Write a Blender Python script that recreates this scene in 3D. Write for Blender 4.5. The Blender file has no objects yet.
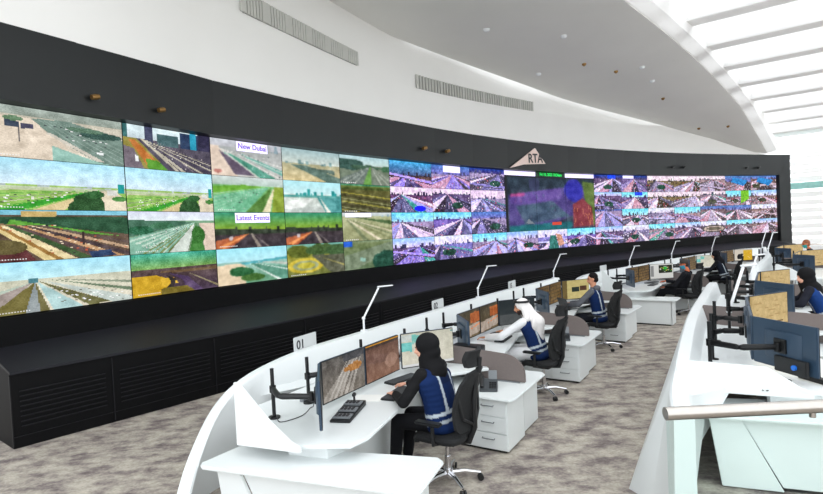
import bpy, bmesh, math, random
import numpy as np
from mathutils import Vector, Matrix, Quaternion
sc = bpy.context.scene
COL = sc.collection
rad = math.radians

# ------------------------------------------------------------------ helpers
def lin(c):
    return tuple((x/255/12.92 if x/255 <= .04045 else ((x/255+.055)/1.055)**2.4) for x in c[:3])

def tag(o, label=None, cat=None, group=None, kind=None):
    if label: o['label'] = label
    if cat: o['category'] = cat
    if group: o['group'] = group
    if kind: o['kind'] = kind
    return o

def empty(name, loc=(0, 0, 0), rz=0, label=None, cat=None, group=None):
    o = bpy.data.objects.new(name, None); COL.objects.link(o)
    o.location = loc; o.rotation_euler = (0, 0, rz); o.empty_display_size = .1
    return tag(o, label, cat, group)

def copy_tree(o, parent=None):
    c = o.copy(); COL.objects.link(c); c.parent = parent
    for ch in list(o.children):
        copy_tree(ch, c)
    return c

class MB:
    def __init__(s): s.v = []; s.f = []; s.m = []; s.c = []
    def add(s, vs, fs, mi=0):
        b = len(s.v); s.v += [tuple(v) for v in vs]
        s.f += [tuple(i+b for i in f) for f in fs]; s.m += [mi]*len(fs)
        return s
    def box(s, c, d, rz=0, mi=0, M=None):
        x, y, z = d[0]/2, d[1]/2, d[2]/2
        vs = [Vector((i*x, j*y, k*z)) for k in (-1, 1) for j in (-1, 1) for i in (-1, 1)]
        R = M or Matrix.Rotation(rz, 3, 'Z')
        vs = [R @ v + Vector(c) for v in vs]
        return s.add(vs, [(0, 2, 3, 1), (4, 5, 7, 6), (0, 1, 5, 4), (2, 6, 7, 3), (0, 4, 6, 2), (1, 3, 7, 5)], mi)
    def prism(s, poly, z0, z1, mi=0):
        n = len(poly)
        vs = [(p[0], p[1], z0) for p in poly] + [(p[0], p[1], z1) for p in poly]
        fs = [tuple(range(n-1, -1, -1)), tuple(range(n, 2*n))] + [(i, (i+1) % n, n+(i+1) % n, n+i) for i in range(n)]
        return s.add(vs, fs, mi)
    def extr(s, pts, off, mi=0):
        n = len(pts); off = Vector(off)
        vs = [Vector(p) for p in pts] + [Vector(p)+off for p in pts]
        fs = [tuple(range(n-1, -1, -1)), tuple(range(n, 2*n))] + [(i, (i+1) % n, n+(i+1) % n, n+i) for i in range(n)]
        return s.add(vs, fs, mi)
    def tube(s, path, r, seg=10, mi=0, cap=True):
        P = [Vector(p) for p in path]; n = len(P)
        rs = r if isinstance(r, (list, tuple)) else [r]*n
        vs = []; prev = None
        for i, p in enumerate(P):
            t = (P[min(i+1, n-1)]-P[max(i-1, 0)]).normalized()
            a = t.orthogonal().normalized() if prev is None else (prev - t*prev.dot(t)).normalized()
            prev = a; b = t.cross(a)
            for k in range(seg):
                w = 2*math.pi*k/seg
                vs.append(p + (a*math.cos(w)+b*math.sin(w))*rs[i])
        fs = []
        for i in range(n-1):
            for k in range(seg):
                k2 = (k+1) % seg
                fs.append((i*seg+k, i*seg+k2, (i+1)*seg+k2, (i+1)*seg+k))
        if cap:
            fs.append(tuple(range(seg-1, -1, -1))); fs.append(tuple((n-1)*seg+k for k in range(seg)))
        return s.add(vs, fs, mi)
    def rings(s, rings, mi=0, closed=True, cap=True):
        n = len(rings); k = len(rings[0]); vs = [p for r in rings for p in r]; fs = []
        for i in range(n-1):
            for j in range(k if closed else k-1):
                j2 = (j+1) % k
                fs.append((i*k+j, i*k+j2, (i+1)*k+j2, (i+1)*k+j))
        if cap and closed:
            fs.append(tuple(range(k-1, -1, -1))); fs.append(tuple((n-1)*k+j for j in range(k)))
        return s.add(vs, fs, mi)
    def ball(s, c, r, M=None, seg=14, mi=0):
        r = r if isinstance(r, (list, tuple)) else (r, r, r)
        M = M or Matrix.Identity(3); rg = []
        n = seg//2
        for i in range(1, n):
            a = math.pi*i/n
            rg.append([M @ Vector((r[0]*math.sin(a)*math.cos(2*math.pi*k/seg), r[1]*math.sin(a)*math.sin(2*math.pi*k/seg), -r[2]*math.cos(a))) + Vector(c) for k in range(seg)])
        b = len(s.v); s.rings(rg, mi, cap=False)
        v0 = len(s.v); s.v += [tuple(M @ Vector((0, 0, -r[2]))+Vector(c)), tuple(M @ Vector((0, 0, r[2]))+Vector(c))]
        last = b+(n-2)*seg
        for k in range(seg):
            s.f.append((v0, b+(k+1) % seg, b+k)); s.f.append((v0+1, last+k, last+(k+1) % seg)); s.m += [mi, mi]
        return s
    def build(s, name, mats, parent=None, bevel=0, smooth=False, seg=2, loc=None, rz=None):
        me = bpy.data.meshes.new(name); me.from_pydata(s.v, [], s.f); me.update()
        mats = mats if isinstance(mats, (list, tuple)) else [mats]
        for m in mats: me.materials.append(m)
        me.polygons.foreach_set('material_index', s.m)
        bm = bmesh.new(); bm.from_mesh(me)
        if bevel:
            es = [e for e in bm.edges if len(e.link_faces) == 2 and e.calc_face_angle(0) > .6]
            bmesh.ops.bevel(bm, geom=es, offset=bevel, segments=seg, affect='EDGES', clamp_overlap=True)
        bmesh.ops.recalc_face_normals(bm, faces=bm.faces)
        bm.to_mesh(me); bm.free()
        if smooth or bevel:
            me.polygons.foreach_set('use_smooth', [True]*len(me.polygons))
            me.set_sharp_from_angle(angle=rad(40))
        o = bpy.data.objects.new(name, me); COL.objects.link(o); o.parent = parent
        if loc: o.location = loc
        if rz is not None: o.rotation_euler = (0, 0, rz)
        return o

# ------------------------------------------------------------------ materials
MATS = {}
def mat(name, rgb, rough=.5, metal=0, spec=.5, noise=0, nscale=8, bump=0, bscale=60, emit=0, coat=0):
    m = bpy.data.materials.new(name); m.use_nodes = True; nt = m.node_tree; b = nt.nodes['Principled BSDF']
    c = lin(rgb)
    b.inputs['Base Color'].default_value = (*c, 1); b.inputs['Roughness'].default_value = rough
    b.inputs['Metallic'].default_value = metal; b.inputs['Specular IOR Level'].default_value = spec
    b.inputs['Coat Weight'].default_value = coat
    tc = nt.nodes.new('ShaderNodeTexCoord')
    if noise:
        n = nt.nodes.new('ShaderNodeTexNoise'); n.inputs['Scale'].default_value = nscale; n.inputs['Detail'].default_value = 4
        nt.links.new(tc.outputs['Object'], n.inputs['Vector'])
        r = nt.nodes.new('ShaderNodeValToRGB'); r.color_ramp.elements[0].position = .3; r.color_ramp.elements[1].position = .7
        r.color_ramp.elements[0].color = (*[x*(1-noise) for x in c], 1); r.color_ramp.elements[1].color = (*[min(1, x*(1+noise)) for x in c], 1)
        nt.links.new(n.outputs['Fac'], r.inputs['Fac']); nt.links.new(r.outputs['Color'], b.inputs['Base Color'])
    if bump:
        n2 = nt.nodes.new('ShaderNodeTexNoise'); n2.inputs['Scale'].default_value = bscale
        nt.links.new(tc.outputs['Object'], n2.inputs['Vector'])
        bp = nt.nodes.new('ShaderNodeBump'); bp.inputs['Strength'].default_value = bump; bp.inputs['Distance'].default_value = .01
        nt.links.new(n2.outputs['Fac'], bp.inputs['Height']); nt.links.new(bp.outputs['Normal'], b.inputs['Normal'])
    MATS[name] = m
    return m

white = mat('white_laminate', (226, 230, 230), .34, noise=.015, nscale=3)
whitewall = mat('white_plaster', (242, 241, 238), .8, noise=.012, nscale=1)
soffit = mat('grey_plaster', (236, 235, 231), .75, noise=.02, nscale=.6)
blackw = mat('black_cladding', (11, 17, 19), .45, spec=.45, noise=.12, nscale=1.2)
blackb = mat('black_base_panel', (6, 6, 8), .6, spec=.15, noise=.1, nscale=3)
ledge_m = mat('dark_grey_ledge', (30, 30, 36), .55, spec=.25, noise=.06, nscale=2)
black = mat('black_plastic', (22, 23, 25), .45, noise=.08, nscale=12)
chairfab = mat('black_mesh_fabric', (24, 25, 27), .85, noise=.25, nscale=90, bump=.4, bscale=300)
slate = mat('slate_monitor_back', (46, 66, 86), .38, noise=.05, nscale=3)
greydiv = mat('taupe_screen_fabric', (116, 106, 103), .9, noise=.05, nscale=60)
chrome = mat('chrome', (215, 215, 218), .15, metal=1, noise=.02)
steel = mat('brushed_steel', (190, 184, 178), .28, metal=1, noise=.04, nscale=40)
alu = mat('white_metal', (232, 234, 236), .35, noise=.02)
greyplast = mat('grey_plastic', (120, 124, 128), .5, noise=.03)
darkgrey = mat('dark_grey_plastic', (66, 70, 74), .5, noise=.05)
signm = mat('grey_sign_plate', (205, 208, 208), .4, noise=.02)
ink = mat('dark_lettering', (42, 42, 46), .6, noise=.02)
rtawhite = mat('lit_pale_sign', (238, 214, 205), .5, noise=.02)
grille = mat('grey_grille', (200, 200, 194), .6, noise=.03)
grilled = mat('grille_slot', (160, 160, 154), .8, noise=.02)
brass = mat('brass_spot', (150, 116, 70), .35, metal=.8, noise=.1)
louvre = mat('white_louvre', (246, 246, 246), .6, noise=.01)
def baffle_mat():
    m = mat('white_baffle', (246, 246, 246), .7, noise=.01); nt = m.node_tree; b = nt.nodes['Principled BSDF']; out = nt.nodes['Material Output']
    t = nt.nodes.new('ShaderNodeBsdfTranslucent'); t.inputs[0].default_value = (.95, .94, .93, 1); mx = nt.nodes.new('ShaderNodeMixShader'); mx.inputs[0].default_value = .55  # translucency added so the white roof beams look brighter on their shaded faces
    nt.links.new(b.outputs[0], mx.inputs[1]); nt.links.new(t.outputs[0], mx.inputs[2]); nt.links.new(mx.outputs[0], out.inputs['Surface']); return m
baffle = baffle_mat()
teal = mat('teal_glazing_band', (150, 205, 198), .3, noise=.15, nscale=3)
red_m = mat('red_key', (190, 60, 50), .5, noise=.02)
bluek = mat('blue_connector', (30, 110, 210), .4, noise=.02)
paper = mat('white_paper', (244, 244, 240), .8, noise=.01)

def carpet():
    m = bpy.data.materials.new('mottled_carpet'); m.use_nodes = True; nt = m.node_tree; N = nt.nodes; Lk = nt.links
    b = N['Principled BSDF']; b.inputs['Roughness'].default_value = .95; b.inputs['Specular IOR Level'].default_value = .15
    tc = N.new('ShaderNodeTexCoord')
    mp = N.new('ShaderNodeMapping'); mp.inputs['Scale'].default_value = (1.25, 1.9, 1); mp.inputs['Rotation'].default_value = (0, 0, rad(-8))
    Lk.new(tc.outputs['Object'], mp.inputs['Vector'])
    n1 = N.new('ShaderNodeTexNoise'); n1.inputs['Scale'].default_value = 2.6; n1.inputs['Detail'].default_value = 9; n1.inputs['Roughness'].default_value = .68
    Lk.new(mp.outputs['Vector'], n1.inputs['Vector'])
    r = N.new('ShaderNodeValToRGB'); e = r.color_ramp.elements
    e[0].position = .36; e[0].color = (*lin((108, 98, 98)), 1)
    e[1].position = .62; e[1].color = (*lin((186, 178, 166)), 1)
    x = e.new(.46); x.color = (*lin((146, 137, 131)), 1)
    x = e.new(.53); x.color = (*lin((168, 160, 149)), 1)
    Lk.new(n1.outputs['Fac'], r.inputs['Fac'])
    n2 = N.new('ShaderNodeTexNoise'); n2.inputs['Scale'].default_value = 26; n2.inputs['Detail'].default_value = 3
    Lk.new(mp.outputs['Vector'], n2.inputs['Vector'])
    mx = N.new('ShaderNodeMix'); mx.data_type = 'RGBA'; mx.blend_type = 'OVERLAY'; mx.inputs['Factor'].default_value = .4
    Lk.new(r.outputs['Color'], mx.inputs[6]); Lk.new(n2.outputs['Fac'], mx.inputs[7]); Lk.new(mx.outputs[2], b.inputs['Base Color'])
    return m
carpet_m = carpet()

def vmat(name, emit, rough=.5):
    m = bpy.data.materials.new(name); m.use_nodes = True; nt = m.node_tree; b = nt.nodes['Principled BSDF']
    a = nt.nodes.new('ShaderNodeVertexColor'); a.layer_name = 'Col'
    b.inputs['Roughness'].default_value = rough
    if emit:
        b.inputs['Base Color'].default_value = (.01, .01, .01, 1); b.inputs['Specular IOR Level'].default_value = .1
        nt.links.new(a.outputs['Color'], b.inputs['Emission Color']); b.inputs['Emission Strength'].default_value = emit
    else:
        nt.links.new(a.outputs['Color'], b.inputs['Base Color'])
        b.inputs['Specular IOR Level'].default_value = .2
    return m
EXPO = 1.0
screen_m = vmat('video_wall_image', .92)
mon_m = vmat('monitor_image', .8, .3)
cloth_m = vmat('coloured_cloth', 0, .9)
skin_m = vmat('skin', 0, .55)

def glass_mat(tint, name='clear_glass'):
    m = bpy.data.materials.new(name); m.use_nodes = True; nt = m.node_tree; N = nt.nodes
    for n in list(N): N.remove(n)
    o = N.new('ShaderNodeOutputMaterial'); t = N.new('ShaderNodeBsdfTransparent'); t.inputs[0].default_value = (*tint, 1)
    g = N.new('ShaderNodeBsdfGlossy'); g.inputs['Roughness'].default_value = .02
    mx = N.new('ShaderNodeMixShader'); fr = N.new('ShaderNodeFresnel'); fr.inputs[0].default_value = 1.25
    nt.links.new(fr.outputs[0], mx.inputs[0]); nt.links.new(t.outputs[0], mx.inputs[1]); nt.links.new(g.outputs[0], mx.inputs[2]); nt.links.new(mx.outputs[0], o.inputs[0])
    return m
balglass = glass_mat((.93, .985, .97))

# ------------------------------------------------------------------ picture canvas (what a screen shows)
class Canvas:
    def __init__(s, w, h, seed=0):
        s.w, s.h = w, h; s.a = np.zeros((h, w, 3)); s.rng = np.random.RandomState(seed)
        s.U, s.V = np.meshgrid((np.arange(w)+.5)/w, (np.arange(h)+.5)/h)
    def grad(s, v0, v1, c0, c1):
        k = (s.V >= v0) & (s.V <= v1); t = ((s.V-v0)/(max(v1-v0, 1e-6)))[..., None]
        col = np.array(c0)*(1-t)+np.array(c1)*t; s.a[k] = col[k]; return s
    def mask(s, pts):
        ins = np.zeros(s.U.shape, bool); n = len(pts); j = n-1
        for i in range(n):
            xi, yi = pts[i]; xj, yj = pts[j]
            if yi != yj:
                ins ^= ((yi > s.V) != (yj > s.V)) & (s.U < (xj-xi)*(s.V-yi)/(yj-yi)+xi)
            j = i
        return ins
    def poly(s, pts, c, a=1.):
        k = s.mask(pts); s.a[k] = s.a[k]*(1-a)+np.array(c)*a; return s
    def fray(s, pts, c, amt=.5):
        k = s.mask(pts) & (s.rng.rand(s.h, s.w) < amt); s.a[k] = np.array(c); return s
    def ell(s, x, y, rx, ry, c, a=1.):
        k = ((s.U-x)/rx)**2+((s.V-y)/ry)**2 < 1; s.a[k] = s.a[k]*(1-a)+np.array(c)*a; return s
    def blob(s, x, y, rx, ry, c):
        n = s.smooth(5)
        k = ((s.U-x)/rx)**2+((s.V-y)/ry)**2 < .7+n*.9; s.a[k] = np.array(c)+(s.rng.rand(k.sum(), 1)-.5)*30; return s
    def smooth(s, n):
        g = s.rng.rand(n+2, 2*n+2); x = s.U*(2*n); y = s.V*n
        xi = x.astype(int); yi = y.astype(int); fx = x-xi; fy = y-yi
        return (g[yi, xi]*(1-fx)*(1-fy)+g[yi, xi+1]*fx*(1-fy)+g[yi+1, xi]*(1-fx)*fy+g[yi+1, xi+1]*fx*fy)
    def noise(s, amt, v0=0, v1=1, n=8):
        k = (s.V >= v0) & (s.V <= v1); d = ((s.smooth(n)-.5)*2*amt+(s.rng.rand(s.h, s.w)-.5)*amt)[..., None]
        s.a = np.where(k[..., None], s.a+d, s.a); return s
    def road(s, vp, b0, b1, c, lanes=0, lc=(225, 225, 215), vb=1.0, top=0.012):
        # band from the vanishing point down to the bottom edge b0..b1
        s.poly([(vp[0]-top, vp[1]), (vp[0]+top, vp[1]), (b1, vb), (b0, vb)], c)
        for i in range(1, lanes+1):
            t = b0+(b1-b0)*i/(lanes+1); w = abs(b1-b0)*.018+.002
            s.poly([(vp[0], vp[1]), (t+w, vb), (t-w, vb)], lc, .7)
        return s
    def blur(s, k=1):
        for _ in range(k):
            p = np.pad(s.a, ((1, 1), (1, 1), (0, 0)), 'edge')
            s.a = p[1:-1, 1:-1]*.4+(p[:-2, 1:-1]+p[2:, 1:-1]+p[1:-1, :-2]+p[1:-1, 2:])*.15
        return s
    def cars(s, n, pts, cols=((240, 240, 240), (40, 40, 48), (220, 210, 205))):
        k = s.mask(pts); ys, xs = np.nonzero(k)
        for i in range(n if len(ys) else 0):
            j = s.rng.randint(len(ys)); y, x = ys[j], xs[j]; s.a[y:y+1, x:x+max(1, s.w//50)] = cols[s.rng.randint(len(cols))]
        return s
    def skyline(s, v, hmax, c, n=16, x0=0, x1=1):
        for i in range(n):
            x = x0+(x1-x0)*s.rng.rand(); w = .008+.02*s.rng.rand(); h = hmax*(.25+.75*s.rng.rand()**2)
            s.poly([(x-w, v), (x-w, v-h), (x+w, v-h), (x+w, v)], np.array(c)+(s.rng.rand()-.5)*30)
        return s

def picture_mesh(name, cv, corners, m, parent, off=0):
    # corners: TL, TR, BR, BL ; one colour per face
    TL, TR, BR, BL = [np.array(c, float) for c in corners]
    w, h = cv.w, cv.h
    u = np.linspace(0, 1, w+1); v = np.linspace(0, 1, h+1)
    U, V = np.meshgrid(u, v); U = U[..., None]; V = V[..., None]
    P = (TL*(1-U)+TR*U)*(1-V)+(BL*(1-U)+BR*U)*V
    vs = P.reshape(-1, 3)
    idx = np.arange((w+1)*(h+1)).reshape(h+1, w+1)
    fs = np.stack([idx[:-1, :-1], idx[1:, :-1], idx[1:, 1:], idx[:-1, 1:]], -1).reshape(-1, 4)
    me = bpy.data.meshes.new(name)
    me.vertices.add(len(vs)); me.vertices.foreach_set('co', vs.ravel())
    me.loops.add(fs.size); me.loops.foreach_set('vertex_index', fs.ravel().astype(np.int32))
    me.polygons.add(len(fs)); me.polygons.foreach_set('loop_start', np.arange(0, fs.size, 4, dtype=np.int32))
    me.polygons.foreach_set('loop_total', np.full(len(fs), 4, np.int32))
    me.update(); me.validate()
    at = me.color_attributes.new('Col', 'FLOAT_COLOR', 'CORNER')
    a = np.clip(cv.a, 0, 255)/255; a = np.where(a <= .04045, a/12.92, ((a+.055)/1.055)**2.4)
    c = np.ones((len(fs), 4, 4)); c[..., :3] = a.reshape(-1, 1, 3); at.data.foreach_set('color', c.ravel().astype(np.float32))
    me.materials.append(m)
    o = bpy.data.objects.new(name, me); COL.objects.link(o); o.parent = parent
    return o

def text_obj(name, txt, size, origin, xdir, updir, m, parent, ext=.004, bold=0, align='CENTER'):
    cu = bpy.data.curves.new(name, 'FONT'); cu.body = txt; cu.size = size; cu.extrude = ext; cu.offset = bold
    cu.align_x = align; cu.align_y = 'CENTER'; cu.resolution_u = 3
    tmp = bpy.data.objects.new('t', cu); COL.objects.link(tmp)
    bpy.context.view_layer.update()
    me = bpy.data.meshes.new_from_object(tmp.evaluated_get(bpy.context.evaluated_depsgraph_get()))
    bpy.data.objects.remove(tmp); me.name = name
    x = Vector(xdir).normalized(); up = Vector(updir).normalized(); z = x.cross(up).normalized(); up = z.cross(x)
    M = Matrix((x, up, z)).transposed().to_4x4(); M.translation = Vector(origin); me.transform(M)
    me.materials.clear(); me.materials.append(m)
    o = bpy.data.objects.new(name, me); COL.objects.link(o); o.parent = parent
    return o

# ------------------------------------------------------------------ curves in plan
def catmull(pts, n):
    P = [Vector(p) for p in pts]; P = [P[0]*2-P[1]]+P+[P[-1]*2-P[-2]]; out = []
    for i in range(1, len(P)-2):
        for k in range(n):
            t = k/n; a, b, c, d = P[i-1], P[i], P[i+1], P[i+2]
            out.append(.5*((2*b)+(c-a)*t+(2*a-5*b+4*c-d)*t*t+(3*b-a-3*c+d)*t**3))
    out.append(P[-2]); return out

def normal2(pts, i):
    a = pts[max(i-1, 0)]; b = pts[min(i+1, len(pts)-1)]; d = Vector((b[0]-a[0], b[1]-a[1])).normalized()
    return Vector((-d.y, d.x))        # left of travel = towards / behind the wall

def sweep(mb, plan, prof, mi=0, closed=True):
    # prof: function(i, n) -> list of (offset along the normal, z)
    rg = []
    for i in range(len(plan)):
        nn = normal2(plan, i)
        rg.append([(plan[i][0]+nn.x*o, plan[i][1]+nn.y*o, z) for o, z in prof(i)])
    return mb.rings(rg, mi, closed=closed)

SB, ST, FT = 1.545, 4.44, 5.48          # screen bottom, screen top, fascia top
SEAM = {-1: (-5.72, 6.74), 0: (-4.63, 8.55), 1: (-3.78, 10.06), 2: (-2.76, 11.5), 3: (-1.68, 12.89), 4: (-.51, 14.27), 5: (.7, 15.64),
        6: (2.0, 16.97), 7: (3.36, 18.22), 8: (4.72, 19.36), 9: (6.14, 20.44), 10: (7.62, 21.45), 11: (9.13, 22.4), 12: (10.67, 23.31),
        13: (12.26, 24.13), 14: (13.88, 24.88), 15: (15.53, 25.57), 16: (17.21, 26.22), 17: (18.91, 26.82)}
wallplan = [Vector((-6.6, 5.1))]+[Vector(SEAM[k]) for k in range(-1, 18)]+[Vector((19.65, 27.08))]

# ------------------------------------------------------------------ setting: floor
f = MB().box((9, 20, -.1), (46, 56, .2)).build('floor', carpet_m); tag(f, kind='structure')

# ------------------------------------------------------------------ video wall
vw = empty('video_wall', (6, 19, 0), 0, 'long curved wall of traffic camera screens in a black surround', 'video wall')
inv = Vector((-6, -19, 0))
def vbuild(mb, name, m, **k):
    mb.v = [(v[0]-6, v[1]-19, v[2]) for v in mb.v]; return mb.build(name, m, vw, **k)
N0 = len(wallplan)
mb = MB(); sweep(mb, wallplan, lambda i: [(.02, ST), (-.16, ST+.02), (-.2, FT), (.3, FT), (.3, ST)]); vbuild(mb, 'fascia', blackw)
mb = MB(); sweep(mb, wallplan, lambda i: [(.03, SB), (-.05, SB-.02), (-.05, 1.12), (.3, 1.12), (.3, SB)]); vbuild(mb, 'lower_band', blackb)
mb = MB(); sweep(mb, wallplan, lambda i: [(.05, SB-.02), (.05, ST+.02), (.3, ST+.02), (.3, SB-.02)]); vbuild(mb, 'backing', blackb)
e0, e1 = Vector(SEAM[17]), Vector((19.65, 27.08)); d = (e1-e0).normalized(); nrm = Vector((-d.y, d.x))
mb = MB(); q = [e0-nrm*.16, e1-nrm*.2, e1+nrm*.3, e0+nrm*.3]
mb.prism([tuple(p) for p in q], .9, FT+.005); vbuild(mb, 'end_frame', blackw, bevel=.02)

def hz(rng, a): return [x+(rng.rand()-.5)*a for x in (0, 0, 0)]

def tile_canvas(c, r):
    res = {0: (120, 54), 1: (90, 46), 2: (76, 42), 3: (62, 36), 4: (56, 32), 5: (50, 30), 6: (46, 28)}
    w, h = res.get(c, (40, 24) if c < 12 else (34, 20))
    s = Canvas(w, h, 100+c*7+r); R = s.rng
    if (r, c) == (0, 0):
        s.grad(0, .16, (168, 180, 172), (150, 160, 150)).grad(.16, 1, (196, 190, 174), (226, 214, 198)); s.noise(14)
        s.poly([(0, .2), (.45, .2), (.6, .75), (.75, 1), (0, 1)], (222, 208, 190)); s.noise(10)
        s.poly([(.38, .2), (.62, .16), (1, .42), (1, 1), (.82, 1), (.5, .5)], (118, 140, 130))
        for i in range(6): s.poly([(.42+i*.03, .2), (.43+i*.03, .2), (.86+i*.09, 1), (.84+i*.09, 1)], (160, 176, 168), .6)
        s.poly([(.5, .7), (.8, .95), (.9, 1), (.5, 1)], (150, 190, 178)); s.poly([(.46, .45), (.5, .45), (.86, .95), (.8, .95)], (206, 200, 188))
        s.blob(.06, .34, .09, .15, (86, 112, 100)); s.blob(.85, .38, .13, .08, (62, 92, 84)); s.blob(.73, .3, .12, .05, (90, 120, 100)); s.blob(.27, .24, .06, .05, (110, 140, 110))
        s.poly([(.225, .28), (.31, .3), (.31, .42), (.225, .4)], (62, 74, 92)); s.poly([(.32, .32), (.39, .32), (.39, .41), (.32, .42)], (84, 82, 104)); s.poly([(.3, .4), (.31, .4), (.31, .68), (.3, .68)], (110, 105, 105))
        s.cars(22, [(.45, .3), (.65, .25), (.95, .6), (.8, .8)], ((70, 84, 84), (230, 230, 230), (60, 60, 70)))
        s.poly([(.8, .73), (.85, .75), (.85, .8), (.8, .78)], (240, 244, 244)); s.noise(8)
    elif (r, c) == (0, 1):
        s.grad(0, .3, (214, 232, 236), (200, 214, 220)).grad(.3, 1, (88, 82, 96), (74, 68, 84))
        for x0, x1, y, cc in ((0, .04, 0, (60, 110, 110)), (.22, .31, 0, (66, 70, 96)), (.62, .84, .02, (40, 60, 92)), (.84, 1, 0, (52, 48, 76)), (.75, .82, 0, (40, 150, 180)), (.36, .6, .14, (70, 100, 104))): s.poly([(x0, y), (x1, y), (x1, .42), (x0, .42)], cc)
        s.poly([(0, .3), (.13, .3), (.46, 1), (0, 1)], (150, 140, 70)); s.poly([(.05, .35), (.12, .35), (.38, .9), (.24, .95)], (190, 120, 60)); s.poly([(.22, .75), (.36, .8), (.46, 1), (.24, 1)], (90, 150, 50))
        s.poly([(0, .5), (.1, .55), (.2, 1), (0, 1)], (120, 110, 120))
        for b in (.55, .62, .85, 1.1, 1.35): s.poly([(.17, .3), (.19, .3), (b+.05, 1), (b, 1)], (206, 200, 176), .8)
        for b in (.7, .95, 1.25): s.poly([(.3, .3), (.31, .3), (b*1.1+.02, 1), (b*1.1, 1)], (160, 150, 150), .5)
        s.cars(16, [(.25, .35), (.6, .4), (1, .7), (.6, 1)]); s.poly([(.11, .7), (.15, .72), (.15, .86), (.11, .84)], (235, 238, 240)); s.noise(12)
    elif (r, c) == (0, 2):
        s.grad(0, .2, (196, 200, 208), (190, 190, 196)).grad(.2, 1, (168, 172, 172), (196, 196, 192))
        s.skyline(.24, .22, (140, 160, 170), 10, .6, 1); s.poly([(0, .2), (.1, .2), (.34, 1), (0, 1)], (226, 208, 192)); s.poly([(.1, .3), (.6, .95), (.3, .95)], (104, 92, 110))
        s.poly([(.16, .35), (.3, .4), (.9, 1), (.62, 1)], (90, 156, 136)); s.poly([(.4, .35), (1, .75), (1, .9), (.5, .5)], (120, 176, 164))
        for b in (.6, .95, 1.3, 1.8): s.poly([(.1, .25), (.12, .25), (b+.05, 1), (b, 1)], (226, 224, 216), .85)
        s.cars(26, [(.2, .3), (.9, .35), (1, 1), (.5, .9)], ((40, 60, 60), (235, 235, 235))); s.blob(.08, .88, .05, .06, (190, 130, 120)); s.noise(12)
    elif (r, c) == (0, 3):
        s.grad(0, .45, (160, 186, 190), (206, 214, 206)).grad(.45, 1, (176, 172, 140), (214, 196, 150)); s.skyline(.48, .16, (120, 150, 150), 12, .05, 1)
        s.poly([(.12, .5), (.4, .5), (1, .85), (1, 1), (.75, 1)], (104, 128, 118)); s.poly([(.35, .55), (.9, .6), (.9, .75)], (90, 110, 100)); s.noise(22, .4)
    elif (r, c) == (0, 4):
        s.grad(0, .3, (176, 206, 212), (190, 210, 206)).grad(.3, 1, (120, 132, 112), (110, 124, 108)); s.blob(.18, .3, .24, .2, (52, 84, 76)); s.blob(.5, .38, .3, .08, (70, 100, 80)); s.blob(.95, .4, .12, .1, (70, 110, 80))
        s.road((.58, .35), -.2, .42, (112, 124, 118), 3); s.road((.6, .35), .44, .6, (110, 160, 80)); s.road((.62, .35), .66, 1.3, (124, 134, 120), 3); s.noise(14, .3)
    elif r == 1 and c in (0, 1):
        s.grad(0, .5, (176, 228, 246), (214, 232, 244)).grad(.5, 1, (160, 196, 110), (140, 190, 90)); s.skyline(.56, .07, (176, 190, 190), 20)
        s.grad(.54, .62, (196, 204, 180), (180, 200, 150)); vp = (.82, .56)
        for i in range(12):
            y0 = .6+i*.055; s.poly([(vp[0], vp[1]), (0-.02, y0+.02+i*.05), (0-.02, y0+.045+i*.05)], [(206, 200, 176), (96, 170, 70), (150, 160, 130)][i % 3], .85)
        s.poly([(.8, .58), (.72, .6), (.12, 1), (.3, 1)], (60, 160, 50)); s.poly([(.8, .58), (.35, 1), (.55, 1)], (214, 196, 150)); s.poly([(.82, .58), (.92, .58), (1, .75), (1, 1), (.8, 1)], (226, 214, 190))
        s.blob(.71, .9, .12, .24, (44, 86, 44)); s.blob(.76, .66, .07, .07, (50, 100, 52)); s.blob(.95, .74, .06, .06, (80, 140, 70)); s.poly([(.94, .4), (.99, .4), (.99, .62), (.94, .62)], (20, 150, 150)); s.poly([(.86, .56), (.93, .56), (.93, .66), (.86, .66)], (220, 220, 214))
        s.cars(40, [(.1, .75), (.6, .62), (.5, .8), (.05, 1)], ((245, 245, 245), (70, 80, 70))); s.noise(13)
    elif (r, c) == (1, 2):
        s.grad(0, .24, (206, 216, 214), (180, 200, 190)).grad(.24, 1, (130, 190, 120), (110, 170, 110)); s.poly([(.78, .25), (.0, .55), (0, 1), (.42, 1)], (118, 186, 148)); s.poly([(0, .3), (.4, .22), (.7, .26), (0, .48)], (110, 170, 60))
        for i in range(6): s.poly([(.78, .25), (-.02, .5+i*.1), (-.02, .52+i*.1)], (176, 206, 180), .8)
        s.poly([(.82, .25), (.42, 1), (.7, 1)], (88, 130, 60)); s.poly([(.84, .3), (.86, .3), (.78, 1), (.66, 1)], (222, 214, 180)); s.poly([(.86, .25), (1, .25), (1, 1), (.8, 1)], (140, 160, 60)); s.cars(20, [(.1, .6), (.7, .3), (.4, 1), (0, 1)]); s.noise(20, .2)
    elif (r, c) == (1, 3):
        s.grad(0, .42, (180, 232, 240), (206, 236, 238)).grad(.42, 1, (214, 222, 214), (196, 204, 200)); s.skyline(.46, .26, (40, 150, 150), 12, .2, 1); s.grad(.44, .52, (70, 160, 160), (120, 170, 160))
        s.poly([(.55, .5), (1, .5), (1, 1), (.7, 1)], (90, 160, 160)); s.poly([(.6, .5), (.8, 1), (.72, 1)], (230, 230, 220)); s.poly([(.05, .65), (.5, .55), (.3, .85), (0, .9)], (236, 240, 236)); s.noise(24, .4)
    elif (r, c) == (1, 4):
        s.grad(0, .2, (96, 110, 40), (60, 76, 30)).grad(.2, 1, (98, 96, 48), (70, 70, 40))
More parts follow.
